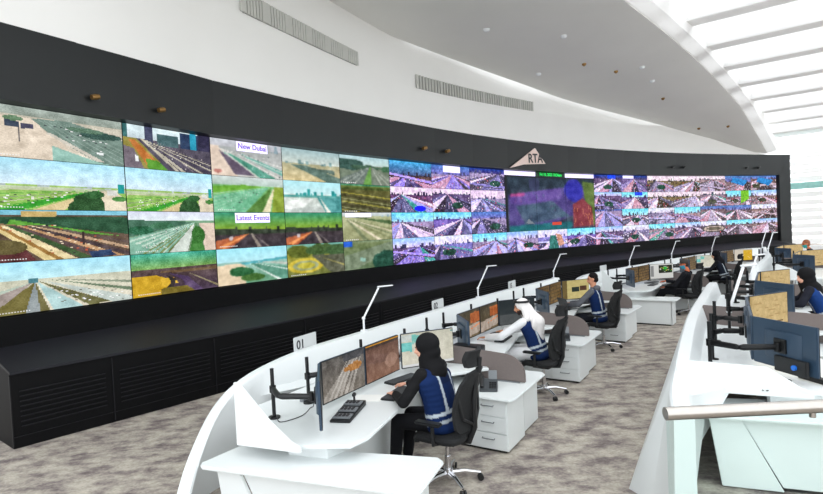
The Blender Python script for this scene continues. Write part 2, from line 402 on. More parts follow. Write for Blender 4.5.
        for i in range(7): s.poly([(-.1, .25+i*.1), (1.1, .5+i*.12), (1.1, .54+i*.12), (-.1, .28+i*.1)], [(190, 180, 80), (60, 50, 30), (150, 150, 110)][i % 3], .9)
        s.grad(0, .08, (60, 150, 130), (110, 120, 50)); s.noise(26)
    elif (r, c) == (2, 0):
        s.grad(0, .1, (120, 190, 214), (130, 190, 206)).grad(.1, 1, (92, 76, 60), (98, 78, 66)); s.poly([(0, .0), (.13, 0), (.13, .16), (0, .14)], (60, 80, 50)); s.poly([(.28, .02), (.5, .02), (.5, .16), (.28, .13)], (196, 170, 110))
        s.poly([(0, .14), (.5, .12), (1, .14), (1, .52), (.55, .36), (0, .24)], (36, 78, 52)); s.poly([(.22, .18), (.6, .38), (.95, .56), (.55, .44), (.2, .28)], (96, 160, 60)); s.poly([(0, .22), (.3, .3), (.1, .36), (0, .34)], (150, 120, 90))
        for i, (b, cc) in enumerate(((.42, (226, 206, 150)), (.5, (160, 120, 60)), (.55, (230, 214, 170)), (.66, (60, 90, 50)), (.78, (90, 70, 70)), (.9, (190, 150, 110)), (1.02, (76, 62, 66)), (1.2, (190, 160, 130)), (1.45, (96, 80, 76)))): s.poly([(.1+i*.03, .3), (.13+i*.035, .3), (b+.07, 1), (b-.02, 1)], cc, .95)
        s.poly([(0, .55), (.14, .62), (.3, .78), (.36, 1), (0, 1)], (92, 44, 46)); s.ell(.18, .72, .13, .14, (98, 88, 50)); s.poly([(0, .5), (.1, .52), (.12, .64), (0, .68)], (216, 180, 110)); s.poly([(.7, .88), (.85, .84), (.9, .98), (.72, 1)], (40, 60, 96)); s.poly([(.66, .45), (.675, .45), (.675, .72), (.66, .72)], (60, 40, 40))
        s.cars(50, [(.1, .3), (.5, .3), (1, .8), (.5, .95)], ((236, 220, 190), (50, 40, 40), (190, 90, 60))); s.noise(14)
    elif (r, c) == (2, 1):
        s.grad(0, .22, (214, 218, 236), (226, 236, 240)).grad(.22, 1, (120, 160, 130), (130, 150, 120)); s.poly([(0, .2), (.5, .22), (.72, .27), (0, .6)], (76, 116, 96)); s.blob(.12, .45, .13, .09, (40, 100, 70)); s.blob(.35, .34, .12, .07, (60, 110, 80))
        s.poly([(.74, .27), (0, .62), (0, 1), (.4, 1)], (130, 176, 156))
        for i in range(6): s.poly([(.74, .27), (-.02+i*.07, .68+i*.06), (0+i*.07, .72+i*.06)], (196, 214, 200), .8)
        for i in range(4): s.poly([(.74, .28), (.12+i*.09, 1), (.16+i*.09, 1)], (112, 124, 62), .8)
        s.poly([(.74, .27), (.42, 1), (.64, 1)], (206, 214, 206)); s.poly([(.76, .27), (.66, 1), (.86, 1)], (68, 128, 58)); s.poly([(.8, .28), (1, .28), (1, 1), (.86, 1)], (222, 202, 186)); s.blob(.78, .6, .08, .2, (60, 116, 50)); s.cars(26, [(.1, .6), (.6, .35), (.4, .9), (0, .9)]); s.noise(13, .2)
    elif r == 2 and c in (2, 3):
        s.grad(0, .55, (50, 140, 110), (146, 170, 40)).grad(.5, 1, (64, 54, 58), (56, 48, 56)); s.noise(16, 0, .5); s.poly([(0, .45), (1, .5), (1, .62), (0, .62)], (50, 62, 44)); s.skyline(.6, .22, (44, 54, 40), 22, .1, 1)
        s.poly([(.45, .6), (0, .78), (0, 1), (.18, 1)], (176, 96, 60)); s.poly([(.45, .6), (.02, .95), (.1, 1)], (230, 150, 90)); s.poly([(.47, .6), (.5, .6), (.62, 1), (.56, 1)], (150, 140, 130)); s.poly([(.5, .6), (.75, 1), (.7, 1)], (120, 110, 110)); s.ell(.2, .72, .03, .06, (196, 186, 190)); s.noise(18, .5)
    elif (r, c) == (2, 4):
        s.grad(0, .12, (206, 214, 216), (190, 200, 200)).grad(.12, 1, (176, 180, 140), (158, 160, 120)); s.skyline(.16, .12, (130, 160, 180), 10)
        for i in range(6): s.poly([(.05, .2), (.09, .2), (.5+i*.28, 1), (.4+i*.28, 1)], [(120, 130, 96), (222, 212, 186), (140, 146, 106)][i % 3])
        s.poly([(.2, .15), (1, .3), (1, .45)], (84, 110, 70)); s.noise(22, .15)
    elif (r, c) == (3, 0):
        s.grad(0, .36, (170, 226, 246), (196, 234, 240)).grad(.36, 1, (206, 206, 186), (222, 214, 196)); s.noise(8, .36); vp = (.34, .4)
        s.poly([(vp[0]-.01, vp[1]), (.1, 1), (-.25, 1)], (168, 156, 150)); s.poly([(vp[0], vp[1]), (.1, .9), (.06, 1), (.27, 1)], (124, 116, 66)); s.poly([(vp[0], vp[1]), (.27, 1), (.36, 1)], (150, 158, 160)); s.poly([(vp[0], vp[1]), (.36, 1), (.42, 1)], (116, 110, 70)); s.poly([(vp[0]+.01, vp[1]), (.44, 1), (.64, 1)], (176, 206, 206))
        s.poly([(vp[0]+.02, vp[1]), (.68, 1), (.84, .98)], (110, 108, 68)); s.poly([(vp[0]+.05, vp[1]), (.85, 1), (1.1, 1)], (196, 206, 200)); s.poly([(vp[0]+.08, vp[1]-.02), (1, .72), (1, .8)], (116, 134, 110)); s.poly([(vp[0]+.1, vp[1]-.02), (1, .56), (1, .62)], (140, 150, 130)); s.poly([(0, .62), (vp[0], vp[1]), (0, .72)], (186, 200, 186))
        s.poly([(.3, .33), (.36, .33), (.36, .42), (.3, .42)], (90, 140, 150)); s.cars(40, [(.4, .5), (1, .7), (1, 1), (.5, .9)], ((110, 110, 100), (240, 240, 240))); s.noise(11, .36)
    elif (r, c) == (3, 1):
        s.grad(0, .36, (76, 176, 156), (128, 170, 96)); s.noise(34, 0, .36, 6); s.grad(.36, 1, (84, 66, 62), (72, 56, 76))
        s.poly([(0, .4), (.1, .36), (.0, .36)], (60, 70, 60)); s.poly([(0, .52), (.25, .52), (.45, .68), (.4, .9), (.5, 1), (0, 1)], (196, 156, 34)); s.poly([(.3, .6), (.46, .62), (.5, .75), (.32, .84)], (210, 170, 50)); s.poly([(.36, .52), (.48, .66), (.44, .86), (.34, .9), (.42, .72)], (44, 36, 34))
        s.poly([(.2, .45), (1, .42), (1, .5), (.5, .5)], (106, 84, 60)); s.poly([(.4, .5), (.62, .62), (.8, 1), (.6, 1), (.56, .7)], (92, 72, 106)); s.poly([(.6, .5), (1, .9), (1, .96)], (150, 140, 110)); s.poly([(.3, .86), (.6, .84), (.7, 1), (.3, 1)], (120, 106, 40)); s.noise(18, .36)
    elif (r, c) == (3, 2):
        s.grad(0, .38, (168, 232, 246), (186, 232, 240)).grad(.38, 1, (150, 190, 180), (110, 160, 130)); s.poly([(.25, .42), (1, .32), (1, .4), (.4, .48)], (90, 170, 180)); s.poly([(0, .45), (.3, .42), (.45, .62), (.36, 1), (0, 1)], (226, 206, 176)); s.blob(.32, .66, .16, .12, (44, 104, 62)); s.blob(.48, .85, .16, .1, (80, 120, 60))
        s.poly([(.42, .44), (1, .62), (1, 1), (.86, 1)], (96, 150, 130)); s.poly([(.42, .44), (.9, 1), (.84, 1)], (222, 232, 226)); s.poly([(.45, .42), (1, .7), (1, .74)], (214, 230, 222)); s.poly([(.5, .4), (1, .5), (1, .58)], (190, 196, 186)); s.noise(13, .38)
    elif (r, c) == (3, 3):
        s.grad(0, .3, (120, 180, 176), (120, 150, 60)).grad(.28, 1, (150, 146, 50), (110, 116, 60)); s.blob(.2, .22, .2, .18, (90, 100, 30)); s.blob(.6, .2, .3, .16, (70, 96, 50)); s.blob(.9, .24, .2, .2, (60, 90, 50)); s.ell(.3, .68, .3, .24, (196, 176, 60)); s.ell(.3, .68, .22, .16, (150, 160, 120)); s.ell(.3, .68, .15, .1, (190, 180, 70)); s.poly([(.4, .36), (1, .4), (1, 1), (.75, 1)], (90, 92, 74)); s.poly([(.5, .4), (1, .75), (1, .8)], (170, 160, 90)); s.noise(22, .25)
    elif (r, c) == (3, 4):
        s.grad(0, .1, (130, 150, 120), (120, 130, 90)).grad(.1, 1, (112, 126, 84), (90, 110, 80)); s.poly([(.0, .5), (.9, .1), (1, .1), (1, .4), (.2, 1), (0, 1)], (120, 134, 110)); s.blob(.85, .75, .28, .3, (26, 74, 58)); s.poly([(0, 0), (.16, 0), (.16, .2), (0, .2)], (30, 90, 200)); s.poly([(.3, .6), (.42, .62), (.4, .75), (.3, .72)], (150, 190, 176)); s.noise(22)
    else:
        # feeds of the far half: lilac to pink highways
        pink = min(1, max(0, (c-10)/7)); k = R.rand(6)
        skies = [((226, 232, 250), (236, 226, 246)), ((140, 220, 240), (190, 226, 246)), ((236, 220, 234), (240, 224, 232)), ((96, 130, 176), (130, 126, 176)), ((170, 206, 244), (226, 216, 244))]
        sky = skies[R.randint(5)]; hzn = [.08, .22, .3, .38][R.randint(4)]
        if r == 3: sky = skies[[0, 1, 4][c % 3]]; hzn = .3 if c > 10 else .36
        if r == 0 and c in (5,): sky = ((96, 170, 200), (90, 100, 130)); hzn = .55
        if r == 0 and c in (7, 11, 12): sky = ((44, 70, 130), (70, 60, 110)); hzn = .2
        g = [np.array((112, 98, 148.)), np.array((134, 130, 172.)), np.array((92, 78, 104.)), np.array((150, 140, 160.))][int(k[0]*4) % 4]*(1-pink)+np.array((128, 110, 108))*pink*(.8+.4*k[0])
        if r == 0 and c == 5: g = np.array((78, 62, 60))
        if r == 1 and c == 5: g = np.array((88, 60, 88))
        if r == 1 and c in (13, 14) or r == 0 and c in (13, 14): g = np.array((110, 98, 76)); hzn = .3; sky = skies[2]
        s.grad(0, hzn, *sky).grad(hzn, 1, g*1.12, g*.92); s.skyline(hzn+.03, .2, g*.6+np.array((0, 6, 20)), 14)
        s.noise(18, hzn); vx = .15+.7*k[1]; sp = 1.4+k[2]
        rc = [np.array((150, 138, 196.)), np.array((176, 176, 220.)), np.array((120, 116, 150.))][int(k[5]*3) % 3]*(1-pink)+np.array((156, 142, 150))*pink
        b = -.5-k[3]
        while b < 1.6:
            wd = .1+.26*R.rand(); cc = [rc, rc*.62, np.array((236, 222, 240)), np.array((196, 160, 176)), g*.55, rc*1.15, np.array((90, 160, 150))][R.choice(7, p=[.26, .2, .14, .12, .14, .1, .04])]
            s.road((vx, hzn), b, b+wd, cc, 2 if wd > .2 else 0, (226, 214, 236)); b += wd+.03
        if k[4] > .72: s.poly([(-.1, .4+.3*k[5]), (1.1, .55+.3*k[0]), (1.1, .66+.3*k[0]), (-.1, .48+.3*k[5])], rc*1.25); s.poly([(-.1, .48+.3*k[5]), (1.1, .66+.3*k[0]), (1.1, .7+.3*k[0]), (-.1, .51+.3*k[5])], g*.45)
        if k[5] > .6: s.blob(.2+.6*k[0], .7, .16, .14, (36, 70, 60) if pink < .5 else (70, 72, 60))
        s.cars(24, [(0, hzn+.1), (1, hzn+.1), (1, 1), (0, 1)], ((240, 236, 250), (60, 44, 80), (200, 110, 120)))
        if (r, c) == (1, 16): s.poly([(.6, 0), (.9, 0), (.9, .6), (.6, .9)], (120, 170, 60))
        if (r, c) in ((0, 16), (0, 17)): s.poly([(.3, .1), (.9, .3), (.7, .7), (.2, .4)], (60, 130, 180))
        if (r, c) in ((3, 9),): s.poly([(.4, .3), (.6, .3), (.7, 1), (.35, 1)], (70, 120, 110)); s.poly([(.6, .2), (.8, .3), (.9, .8), (.7, .9)], (196, 160, 140))
        if c == 15 and r == 3: s.ell(.5, .5, .46, .25, (96, 90, 90)); s.ell(.5, .5, .38, .17, (190, 176, 170)); s.ell(.5, .5, .3, .11, (96, 90, 80))
        if (r, c) in ((1, 5),): s.ell(.68, .85, .14, .12, (30, 40, 220))
        if (r, c) in ((0, 11), (1, 12)): s.poly([(.5, .02), (.8, .02), (.8, .2), (.5, .2)], (30, 90, 210))
        s.noise(34, 0, 1, 12)
        mean = s.a.mean((0, 1)); lum = s.a.mean(2, keepdims=True); s.a = lum+(s.a-lum)*1.4; s.a = mean+(s.a-mean)*1.1
        if c < 12: s.a = s.a*np.array((1.0, .98, 1.06))
    if c < 5: s.a = (s.a-s.a.mean())*1.08+s.a.mean(); s.noise(16, 0, 1, 14)
    s.blur(1 if 2 <= c < 5 else 0)
    if R.rand() > .3 and c < 5:
        y = int(s.h*.95)
        for x in range(int(s.w*.06), int(s.w*.3), 2): s.a[y, x] = (240, 240, 240)
    return s

rowh = (ST-SB)/4
def wp(k, z, off=0):
    a = Vector(SEAM[k]); nn = Vector((-.02, .03)) if off == 0 else None
    i = k+2; n2 = normal2(wallplan, i); p = a-n2*off
    return Vector((p.x-6, p.y-19, z))
def pane(c0, c1, z1, z0, cv, name='display_panel', off=.0):
    # display spanning seams c0..c1
    a, b = wp(c0, 0, off), wp(c1, 0, off); g = (b-a).normalized()*.008
    a = a+g; b = b-g
    return picture_mesh(name, cv, [(a.x, a.y, z1), (b.x, b.y, z1), (b.x, b.y, z0), (a.x, a.y, z0)], screen_m, vw)
banner = mat('banner_white', (214, 206, 240), .6); banner.node_tree.nodes['Principled BSDF'].inputs['Emission Color'].default_value = (*lin((220, 212, 244)), 1); banner.node_tree.nodes['Principled BSDF'].inputs['Emission Strength'].default_value = .85
btext = mat('banner_violet', (92, 70, 170), .6); btext.node_tree.nodes['Principled BSDF'].inputs['Emission Color'].default_value = (*lin((110, 80, 180)), 1); btext.node_tree.nodes['Principled BSDF'].inputs['Emission Strength'].default_value = .6
gtext = mat('clock_green', (20, 190, 80), .6); gtext.node_tree.nodes['Principled BSDF'].inputs['Emission Color'].default_value = (*lin((30, 220, 90)), 1); gtext.node_tree.nodes['Principled BSDF'].inputs['Emission Strength'].default_value = .9
clockbg = mat('clock_dark', (10, 60, 40), .6)
def banner_on(c, r, fx0, fx1, txt, hgt=.16, parent=None, bm=None, tm=None, size=.17):
    a, b = wp(c-1, 0, .03), wp(c, 0, .03); zt = ST-r*rowh-.015; zb = zt-hgt
    p0 = a.lerp(b, fx0); p1 = a.lerp(b, fx1); n3 = Vector(((b-a).y, -(b-a).x, 0)).normalized()
    o = MB().extr([(p0.x, p0.y, zb), (p1.x, p1.y, zb), (p1.x, p1.y, zt), (p0.x, p0.y, zt)], -n3*.008).build('title_bar', bm or banner, parent)
    m = (p0+p1)/2+n3*.006
    if txt: text_obj('title_text', txt, size, (m.x, m.y, (zt+zb)/2), (b-a), (0, 0, 1), tm or btext, parent, .002, .002)
for c in range(0, 18):
    for r in range(4):
        if c in (8, 9, 10) and r < 3: continue
        z1 = ST-r*rowh-.004; z0 = ST-(r+1)*rowh+.004
        cv = tile_canvas(c, r)
        p = pane(c-1, c, z1, z0, cv)
        if (c, r) == (2, 0): banner_on(2, 0, .33, .77, 'New Dubai', .19, p, size=.155)
        if (c, r) == (2, 2): banner_on(2, 2, .26, .75, 'Latest Events', .2, p, size=.155)
        if (c, r) == (6, 0): banner_on(6, 0, .28, .72, '', .2, p)
        if (c, r) == (4, 2): banner_on(4, 2, .05, .55, '', .1, p)
        if (c, r) == (12, 0): banner_on(12, 0, .05, .45, '', .12, p)
# the big map display
s = Canvas(130, 70, 5); s.grad(0, 1, (24, 44, 60), (52, 60, 84))
s.poly([(.02, .36), (.3, .32), (.62, .2), (.9, .2), (.95, .6), (.4, .95), (.02, .9)], (74, 60, 128)); s.poly([(.04, .34), (.6, .2), (.62, .4), (.2, .55), (.05, .5)], (96, 70, 150)); s.poly([(.05, .33), (.2, .31), (.2, .36), (.05, .38)], (180, 60, 130))
s.poly([(.1, .55), (.5, .45), (.7, .75), (.2, .9)], (56, 78, 104)); s.noise(16); s.poly([(.02, .9), (.72, .86), (.72, 1), (.02, 1)], (10, 104, 112))
for i in range(60):
    x, y = s.rng.rand(2)*(.7, .6)+(.05, .3); dx, dy = (s.rng.rand(2)-.5)*(.2, .25); s.poly([(x, y), (x+.004, y), (x+dx+.004, y+dy), (x+dx, y+dy)], [(60, 150, 120), (150, 70, 120), (120, 130, 150)][i % 3], .8)
s.blur(2); s.blob(.76, .24, .1, .2, (40, 38, 160)); s.ell(.76, .26, .09, .17, (42, 40, 168)); s.poly([(.86, .06), (1, .1), (1, .95), (.95, .95), (.88, .4)], (92, 116, 50)); s.poly([(.74, .52), (.86, .4), (.97, .6), (.98, .96), (.74, .98)], (128, 44, 56)); s.blur(2); s.noise(22, 0, 1, 14)
for i in range(20):
    x, y = s.rng.rand(2)*(.22, .4)+(.75, .52); s.poly([(x, y), (x+.01, y), (x+.08*(s.rng.rand()-.5), y+.12)], (206, 130, 90), .7)
s.poly([(.5, .86), (.6, .86), (.6, .91), (.5, .91)], (214, 70, 50)); s.poly([(.2, .86), (.24, .78), (.3, .88)], (120, 130, 140)); s.ell(.31, .14, .06, .14, (64, 60, 110), .5); s.poly([(.95, .0), (1, .0), (1, .035), (.95, .035)], (220, 60, 60))
s.grad(0, .035, (30, 34, 44), (30, 34, 44)); s.a[:, :2] = (20, 24, 30)
zt = ST-.004
N7 = [wp(7, 0, 0), wp(8, 0, 0), wp(9, 0, 0), wp(10, 0, 0)]
for k in range(3):
    cv = Canvas(44, 70, 1); cv.a = s.a[:, [min(129, int((k*44+i)*130/132)) for i in range(44)]]
    pp = pane(7+k, 8+k, zt-.16, ST-3*rowh+.004, cv, 'map_panel')
    z0, z1 = zt-.155, zt
    a, b = wp(7+k, 0, 0), wp(8+k, 0, 0)
    if k == 1:
        MB().extr([(a.x, a.y, z0), (b.x, b.y, z0), (b.x, b.y, z1), (a.x, a.y, z1)], (-.004, .006, 0)).build('clock_bar', clockbg, pp)
        m_ = (a+b)/2; dd = (b-a).normalized(); m_ = m_+Vector((dd.y, -dd.x, 0))*.02
        text_obj('clock_text', 'Fri 10, 2023 10:36am', .155, (m_.x, m_.y, (z0+z1)/2), dd, (0, 0, 1), gtext, pp, .002, .004)
    else:
        MB().extr([(a.x, a.y, z0), (b.x, b.y, z0), (b.x, b.y, z1), (a.x, a.y, z1)], (-.004, .006, 0)).build('title_bar', banner, pp)

# sign on the fascia
def onwall(x, off=0):
    for i in range(len(wallplan)-1):
        a, b = wallplan[i], wallplan[i+1]
        if a.x <= x <= b.x:
            t = (x-a.x)/(b.x-a.x); p = a.lerp(b, t); n2 = normal2(wallplan, i+(1 if t > .5 else 0)); return Vector((p.x-n2.x*off, p.y-n2.y*off)), (b-a).normalized()
pa, dr = onwall(4.25, .24)
lg = empty('logo_sign', (pa.x, pa.y, 4.55), math.atan2(dr.y, dr.x), 'pale pointed triangular RTA sign on the black surround above the screens', 'sign')
MB().extr([(-1.12, 0, -.06), (-.3, 0, .1), (.95, 0, .18), (.35, 0, .72)], (0, .04, 0)).build('sign_plate', rtawhite, lg)
text_obj('sign_letters', 'RTA', .46, (.33, -.012, .33), (1, 0, .05), (0, 0, 1), ink, lg, .006, .006)

# little spotlights on the surround
sx = [(-4.91, 'bracket spotlight on the black surround, leftmost of all'), (-4.36, 'bracket spotlight on the black surround, second from the left'),
      (.3, 'small brass spotlight left of the RTA sign, farther one from it'), (1.02, 'small brass spotlight left of the RTA sign, nearer one to it'),
      (11.9, 'dark spotlight right of the RTA sign, first of the right-hand four'), (12.6, 'dark spotlight right of the RTA sign, second of the right-hand four'),
      (16.6, 'small spotlight near the right end of the surround, left of its last pair'), (17.4, 'small spotlight nearest the right end of the surround')]
for i, (x, lb) in enumerate(sx):
    p, dr = onwall(x, .19)
    t = empty('spotlight', (p.x, p.y, 4.7 if i < 2 else 4.82), math.atan2(dr.y, dr.x), lb, 'spotlight', 'spotlights on the black surround')
    if i < 2: t.scale = (.75, .75, .75)
    MB().tube([(0, .03, 0), (0, -.09, 0)], .022, 8).build('bracket', black, t)
    MB().tube([(-.07, -.1, -.02), (.0, -.1, 0), (.08, -.1, .02)], [.05, .06, .05], 12).build('lamp_head', brass if i < 4 else black, t, smooth=True)

# ------------------------------------------------------------------ black plinth in front of the wall
front = catmull([(-4.97, 6.29), (-4.2, 7.12), (-3.2, 8.2), (-2.05, 9.6), (-.75, 11.4), (.75, 13.6), (3.2, 16.7), (6.3, 19.4), (9.4, 21.2), (12.6, 22.9), (15.6, 24.2), (18.9, 25.6)], 2)
n_f = len(front)
back = []
wl = catmull([tuple(SEAM[k]) for k in (-1, 0, 1, 2, 3, 4, 5, 6, 7, 8, 9, 10, 11, 12, 13, 14, 15, 16, 17)], 4)
for i, p in enumerate(front):
    n2 = normal2(front, i); best = min(wl, key=lambda q: abs((q-p).cross(n2)) if (q-p).dot(n2) > 0 else 99) ; back.append(best)
back[0] = Vector((-5.7, 6.85))
for i in range(1, n_f):      # keep monotone
    if back[i].x < back[i-1].x: back[i] = back[i-1]
LH = .95
pl = empty('wall_plinth', (0, 14, 0), 0, 'long black plinth with slotted front panels and sloped grey top below the screens', 'plinth')
def pb(mb, name, m, **k):
    mb.v = [(v[0], v[1]-14, v[2]) for v in mb.v]; return mb.build(name, m, pl, **k)
mb = MB(); mb.rings([[(p.x, p.y, 0), (p.x, p.y, LH-.03), (q.x, q.y, 1.11), (q.x, q.y, 0)] for p, q in zip(front, back)]); pb(mb, 'body', blackb)
mb = MB(); mb.rings([[(p.x+(p-q).normalized().x*.03, p.y+(p-q).normalized().y*.03, LH-.035), (p.x+(p-q).normalized().x*.03, p.y+(p-q).normalized().y*.03, LH), (q.x, q.y, 1.155), (q.x, q.y, 1.112)] for p, q in zip(front, back)]); pb(mb, 'sloped_top', ledge_m)
slot = mat('plinth_slat', (20, 20, 24), .5, spec=.3, noise=.1)
for i in range(0, 16):
    a, b = front[i], front[i+1]; L_ = (b-a).length; dd = (b-a)/L_; n2 = Vector((-dd.y, dd.x))
    mb = MB()
    mb2 = MB()
    for k in range(8):
        z = .26+k*.062; p0 = a+dd*(.09 if i % 2 == 0 else 0)-n2*.012; p1 = b-dd*(.09 if i % 2 else 0)-n2*.012
        m0 = (p0+p1)/2; mb.box((m0.x, m0.y, z), ((p1-p0).length, .024, .012), math.atan2(dd.y, dd.x))
    for zz in (.14,):
        m0 = (a+b)/2-n2*.006; mb.box((m0.x, m0.y, zz), (L_, .02, .008), math.atan2(dd.y, dd.x))
    if i % 2 == 0: mb.box((a.x-n2.x*.006, a.y-n2.y*.006, .46), (.012, .02, .86), math.atan2(dd.y, dd.x))
    pb(mb, 'slotted_panel', slot)

# ------------------------------------------------------------------ white band, upper wall, soffit
band = [(-8.0, 4.5, 7.6), (-6.7, 6.9, 7.4), (-5.6, 9.0, 6.84), (-5.03, 10.0, 6.73), (-4.53, 10.7, 6.63), (-4.18, 11.1, 6.58)]
wtop = wallplan
def bandtop(x):
    T = [(-9, 9.6), (-6.4, 8.2), (-5.3, 7.25), (-4.7, 6.85), (-4.0, 6.55), (-3.0, 6.62), (-1.2, 6.6), (0, 6.5), (4.6, 6.6), (8.2, 6.6), (11.5, 6.66), (14.4, 6.2), (17.2, 5.58), (25, 5.52)]
    return float(np.interp(x, [a for a, _ in T], [b for _, b in T]))
dense = catmull([tuple(p) for p in wallplan], 4)
dense = [p for p in dense if p.x < 17.9]
mb = MB(); sweep(mb, dense, lambda i: [(-.2, FT-.005), (-.26, bandtop(dense[i].x)), (.05, bandtop(dense[i].x)+.005), (.28, FT-.005)])
tag(mb.build('wall_band', whitewall, smooth=True), kind='structure')
def ceiltop(x):
    T = [(-9, 9.6), (-5.32, 8.9), (-4.17, 8.7), (-2.47, 8.35), (0, 7.85), (1.68, 7.72), (4.41, 7.45), (6.61, 7.22), (11.48, 6.7), (14.43, 6.2), (17.2, 5.6), (25, 5.5)]
    return float(np.interp(x, [a for a, _ in T], [b for _, b in T]))
mb = MB(); sweep(mb, dense, lambda i: [(.04, FT), (-.1, bandtop(dense[i].x)-.2), (-.1, ceiltop(dense[i].x)+.3), (.3, ceiltop(dense[i].x)+.3), (.3, FT)])
tag(mb.build('wall_back', whitewall, smooth=True), kind='structure')
# soffit: lofted from the wall edge to its free edge
lo = catmull([(-7.4, 6.0, 9.5), (-5.3, 9.4, 8.9), (-4.0, 11.1, 8.65), (-2.47, 12.9, 8.32), (-.25, 14.4, 7.82), (1.68, 16.4, 7.72), (4.41, 18.7, 7.45), (6.61, 20.5, 7.22), (11.3, 23.4, 6.72), (14.43, 24.95, 6.2), (17.2, 26.1, 5.58)], 5)
hi = catmull([(-2.5, 3.2, 8.2), (-.2, 5.4, 7.4), (1.15, 7, 7.2), (2.5, 8.6, 7.35), (3.9, 10.5, 7.48), (5.35, 12.5, 7.66), (7.07, 14.5, 7.76), (9.1, 16.7, 7.7), (11.74, 19.5, 7.42), (14.57, 22.5, 6.86), (18.2, 26.4, 5.56)], 5)
NS = 14; rg = []
for a, b in zip(lo, hi):
    row = []; w = (b-a).length
    for k in range(NS+1):
        t = k/NS; p = a.lerp(b, t); p.z -= .16*w*(.55*(1-t)**1.0*t*2.2)*.5 if w > .5 else 0
        row.append(tuple(p))
    rg.append(row)
mb = MB(); mb.rings(rg, closed=False, cap=False)
top = [[(p[0], p[1], p[2]+.07) for p in r] for r in rg]; mb.rings(top, closed=False, cap=False)
mb.rings([[tuple(b), (b.x, b.y, b.z+.07)] for b in hi], closed=False, cap=False)
tag(mb.build('ceiling_soffit', soffit, smooth=True), kind='structure')
mb = MB(); mb.rings([[(b.x+.01, b.y-.01, b.z+.02), (b.x+.3, b.y-.24, b.z+.1), (b.x+.34, b.y-.27, b.z+.5), (b.x, b.y, b.z+.4)] for b in hi])
tag(mb.build('trim_1', baffle, smooth=True), kind='structure')
# things on the soffit
def soff(i, k): return Vector(rg[i][k])
fit = [(30, 7, 'm'), (33, 8, 'm'), (29, 3, 'w'), (34, 10, 'w'), (36, 9, 'w'), (38, 7, 'm'), (45, 8, 'm'), (43, 3, 'm'), (22, 6, 'w'), (26, 9, 'w')]
lbs = ['brown ceiling sensor, left one of the close pair on the grey soffit', 'brown ceiling sensor, right one of the close pair on the grey soffit',
 'white round detector low on the soffit near the white wall', 'white detector up near the free edge of the soffit', 'white detector right of the brown sensor pair', 'small dark sensor right of the white detectors on the soffit',
 'dark sensor near the narrow right tip of the soffit', 'dark sensor on the lower crease of the soffit near its tip', 'white detector at the upper left of the soffit', 'white detector high on the soffit left of the brown pair']
for (i, k, kd), lb in zip(fit, lbs):
    p = soff(i, k)
    mb = MB().tube([(p.x, p.y, p.z+.03), (p.x, p.y, p.z-.03), (p.x, p.y, p.z-.07)], [.09, .085, .045] if kd == 'w' else [.07, .065, .03], 12)
    tag(mb.build('ceiling_detector', alu if kd == 'w' else brass, smooth=True), lb, 'ceiling detector', 'detectors on the grey soffit')
# air grilles on the upper wall
def grille_thing(x0, x1, z0a, z1a, z0b, z1b, lb):
    pts = [p for p in dense if x0 < p.x < x1]; pts = [onwall(x0)[0]]+pts+[onwall(x1)[0]]
    t = empty('air_grille', (pts[0].x, pts[0].y, z0a), 0, lb, 'air vent', 'air vents on the upper wall')
    o = Vector((pts[0].x, pts[0].y)); n = len(pts)
    def z(i, a, b): return a+(b-a)*(pts[i].x-x0)/(x1-x0)-z0a
    def ring(i, o0, o1, ea=0):
        n2 = normal2(pts, i); q = pts[i]-o
        return [(q.x-n2.x*o0, q.y-n2.y*o0, z(i, z0a, z0b)+ea), (q.x-n2.x*o0, q.y-n2.y*o0, z(i, z1a, z1b)-ea), (q.x-n2.x*o1, q.y-n2.y*o1, z(i, z1a, z1b)-ea), (q.x-n2.x*o1, q.y-n2.y*o1, z(i, z0a, z0b)+ea)]
    MB().rings([ring(i, .1, .125) for i in range(n)]).build('backing', grilled, t)
    mb = MB(); m = 46
    for j in range(m+1):
        xx = x0+(x1-x0)*j/m; q, dd = onwall(xx, .14); q = q-o; f = j/m
        za = (z0a+(z0b-z0a)*f)-z0a; zb = (z1a+(z1b-z1a)*f)-z0a
        mb.box((q.x, q.y, (za+zb)/2), (.1 if j % 8 == 0 else .055, .03, zb-za), math.atan2(dd.y, dd.x))
    mb.build('grille_bars', grille, t)
grille_thing(-3.3, -1.25, 7.06, 7.5, 6.72, 7.06, 'grey slotted air vent, the left and larger one high on the white wall')
grille_thing(.3, 4.59, 6.56, 6.95, 6.62, 6.98, 'grey slotted air vent, the right one above the black surround')

# ------------------------------------------------------------------ skylight roof and louvred facade
A = rad(-37); bd = Vector((math.cos(A), math.sin(A), 0)); bn = Vector((-math.sin(A), math.cos(A), 0))
def hi_at(pd):
    best = min(hi, key=lambda b: abs(b.x*bn.x+b.y*bn.y-pd)); return best
for k in range(0, 12):
    pd = 8.6+2.2*k; h = 9.9-.1*pd
    b = hi_at(pd); s0 = b.x*bd.x+b.y*bd.y
    if pd > 30: s0 = 18.4*bd.x+26.8*bd.y
    a = bn*pd+bd*(s0-(2.2 if pd < 30 else 0)); L_ = 32
    c_ = a+bd*L_/2
    mb = MB(); mb.box((c_.x, c_.y, h+.42), (L_, .5, .84), A); mb.box((c_.x, c_.y, h+.0), (L_, .62, .07), A)
    tag(mb.build('trim_%d' % (k+2), baffle), kind='structure')
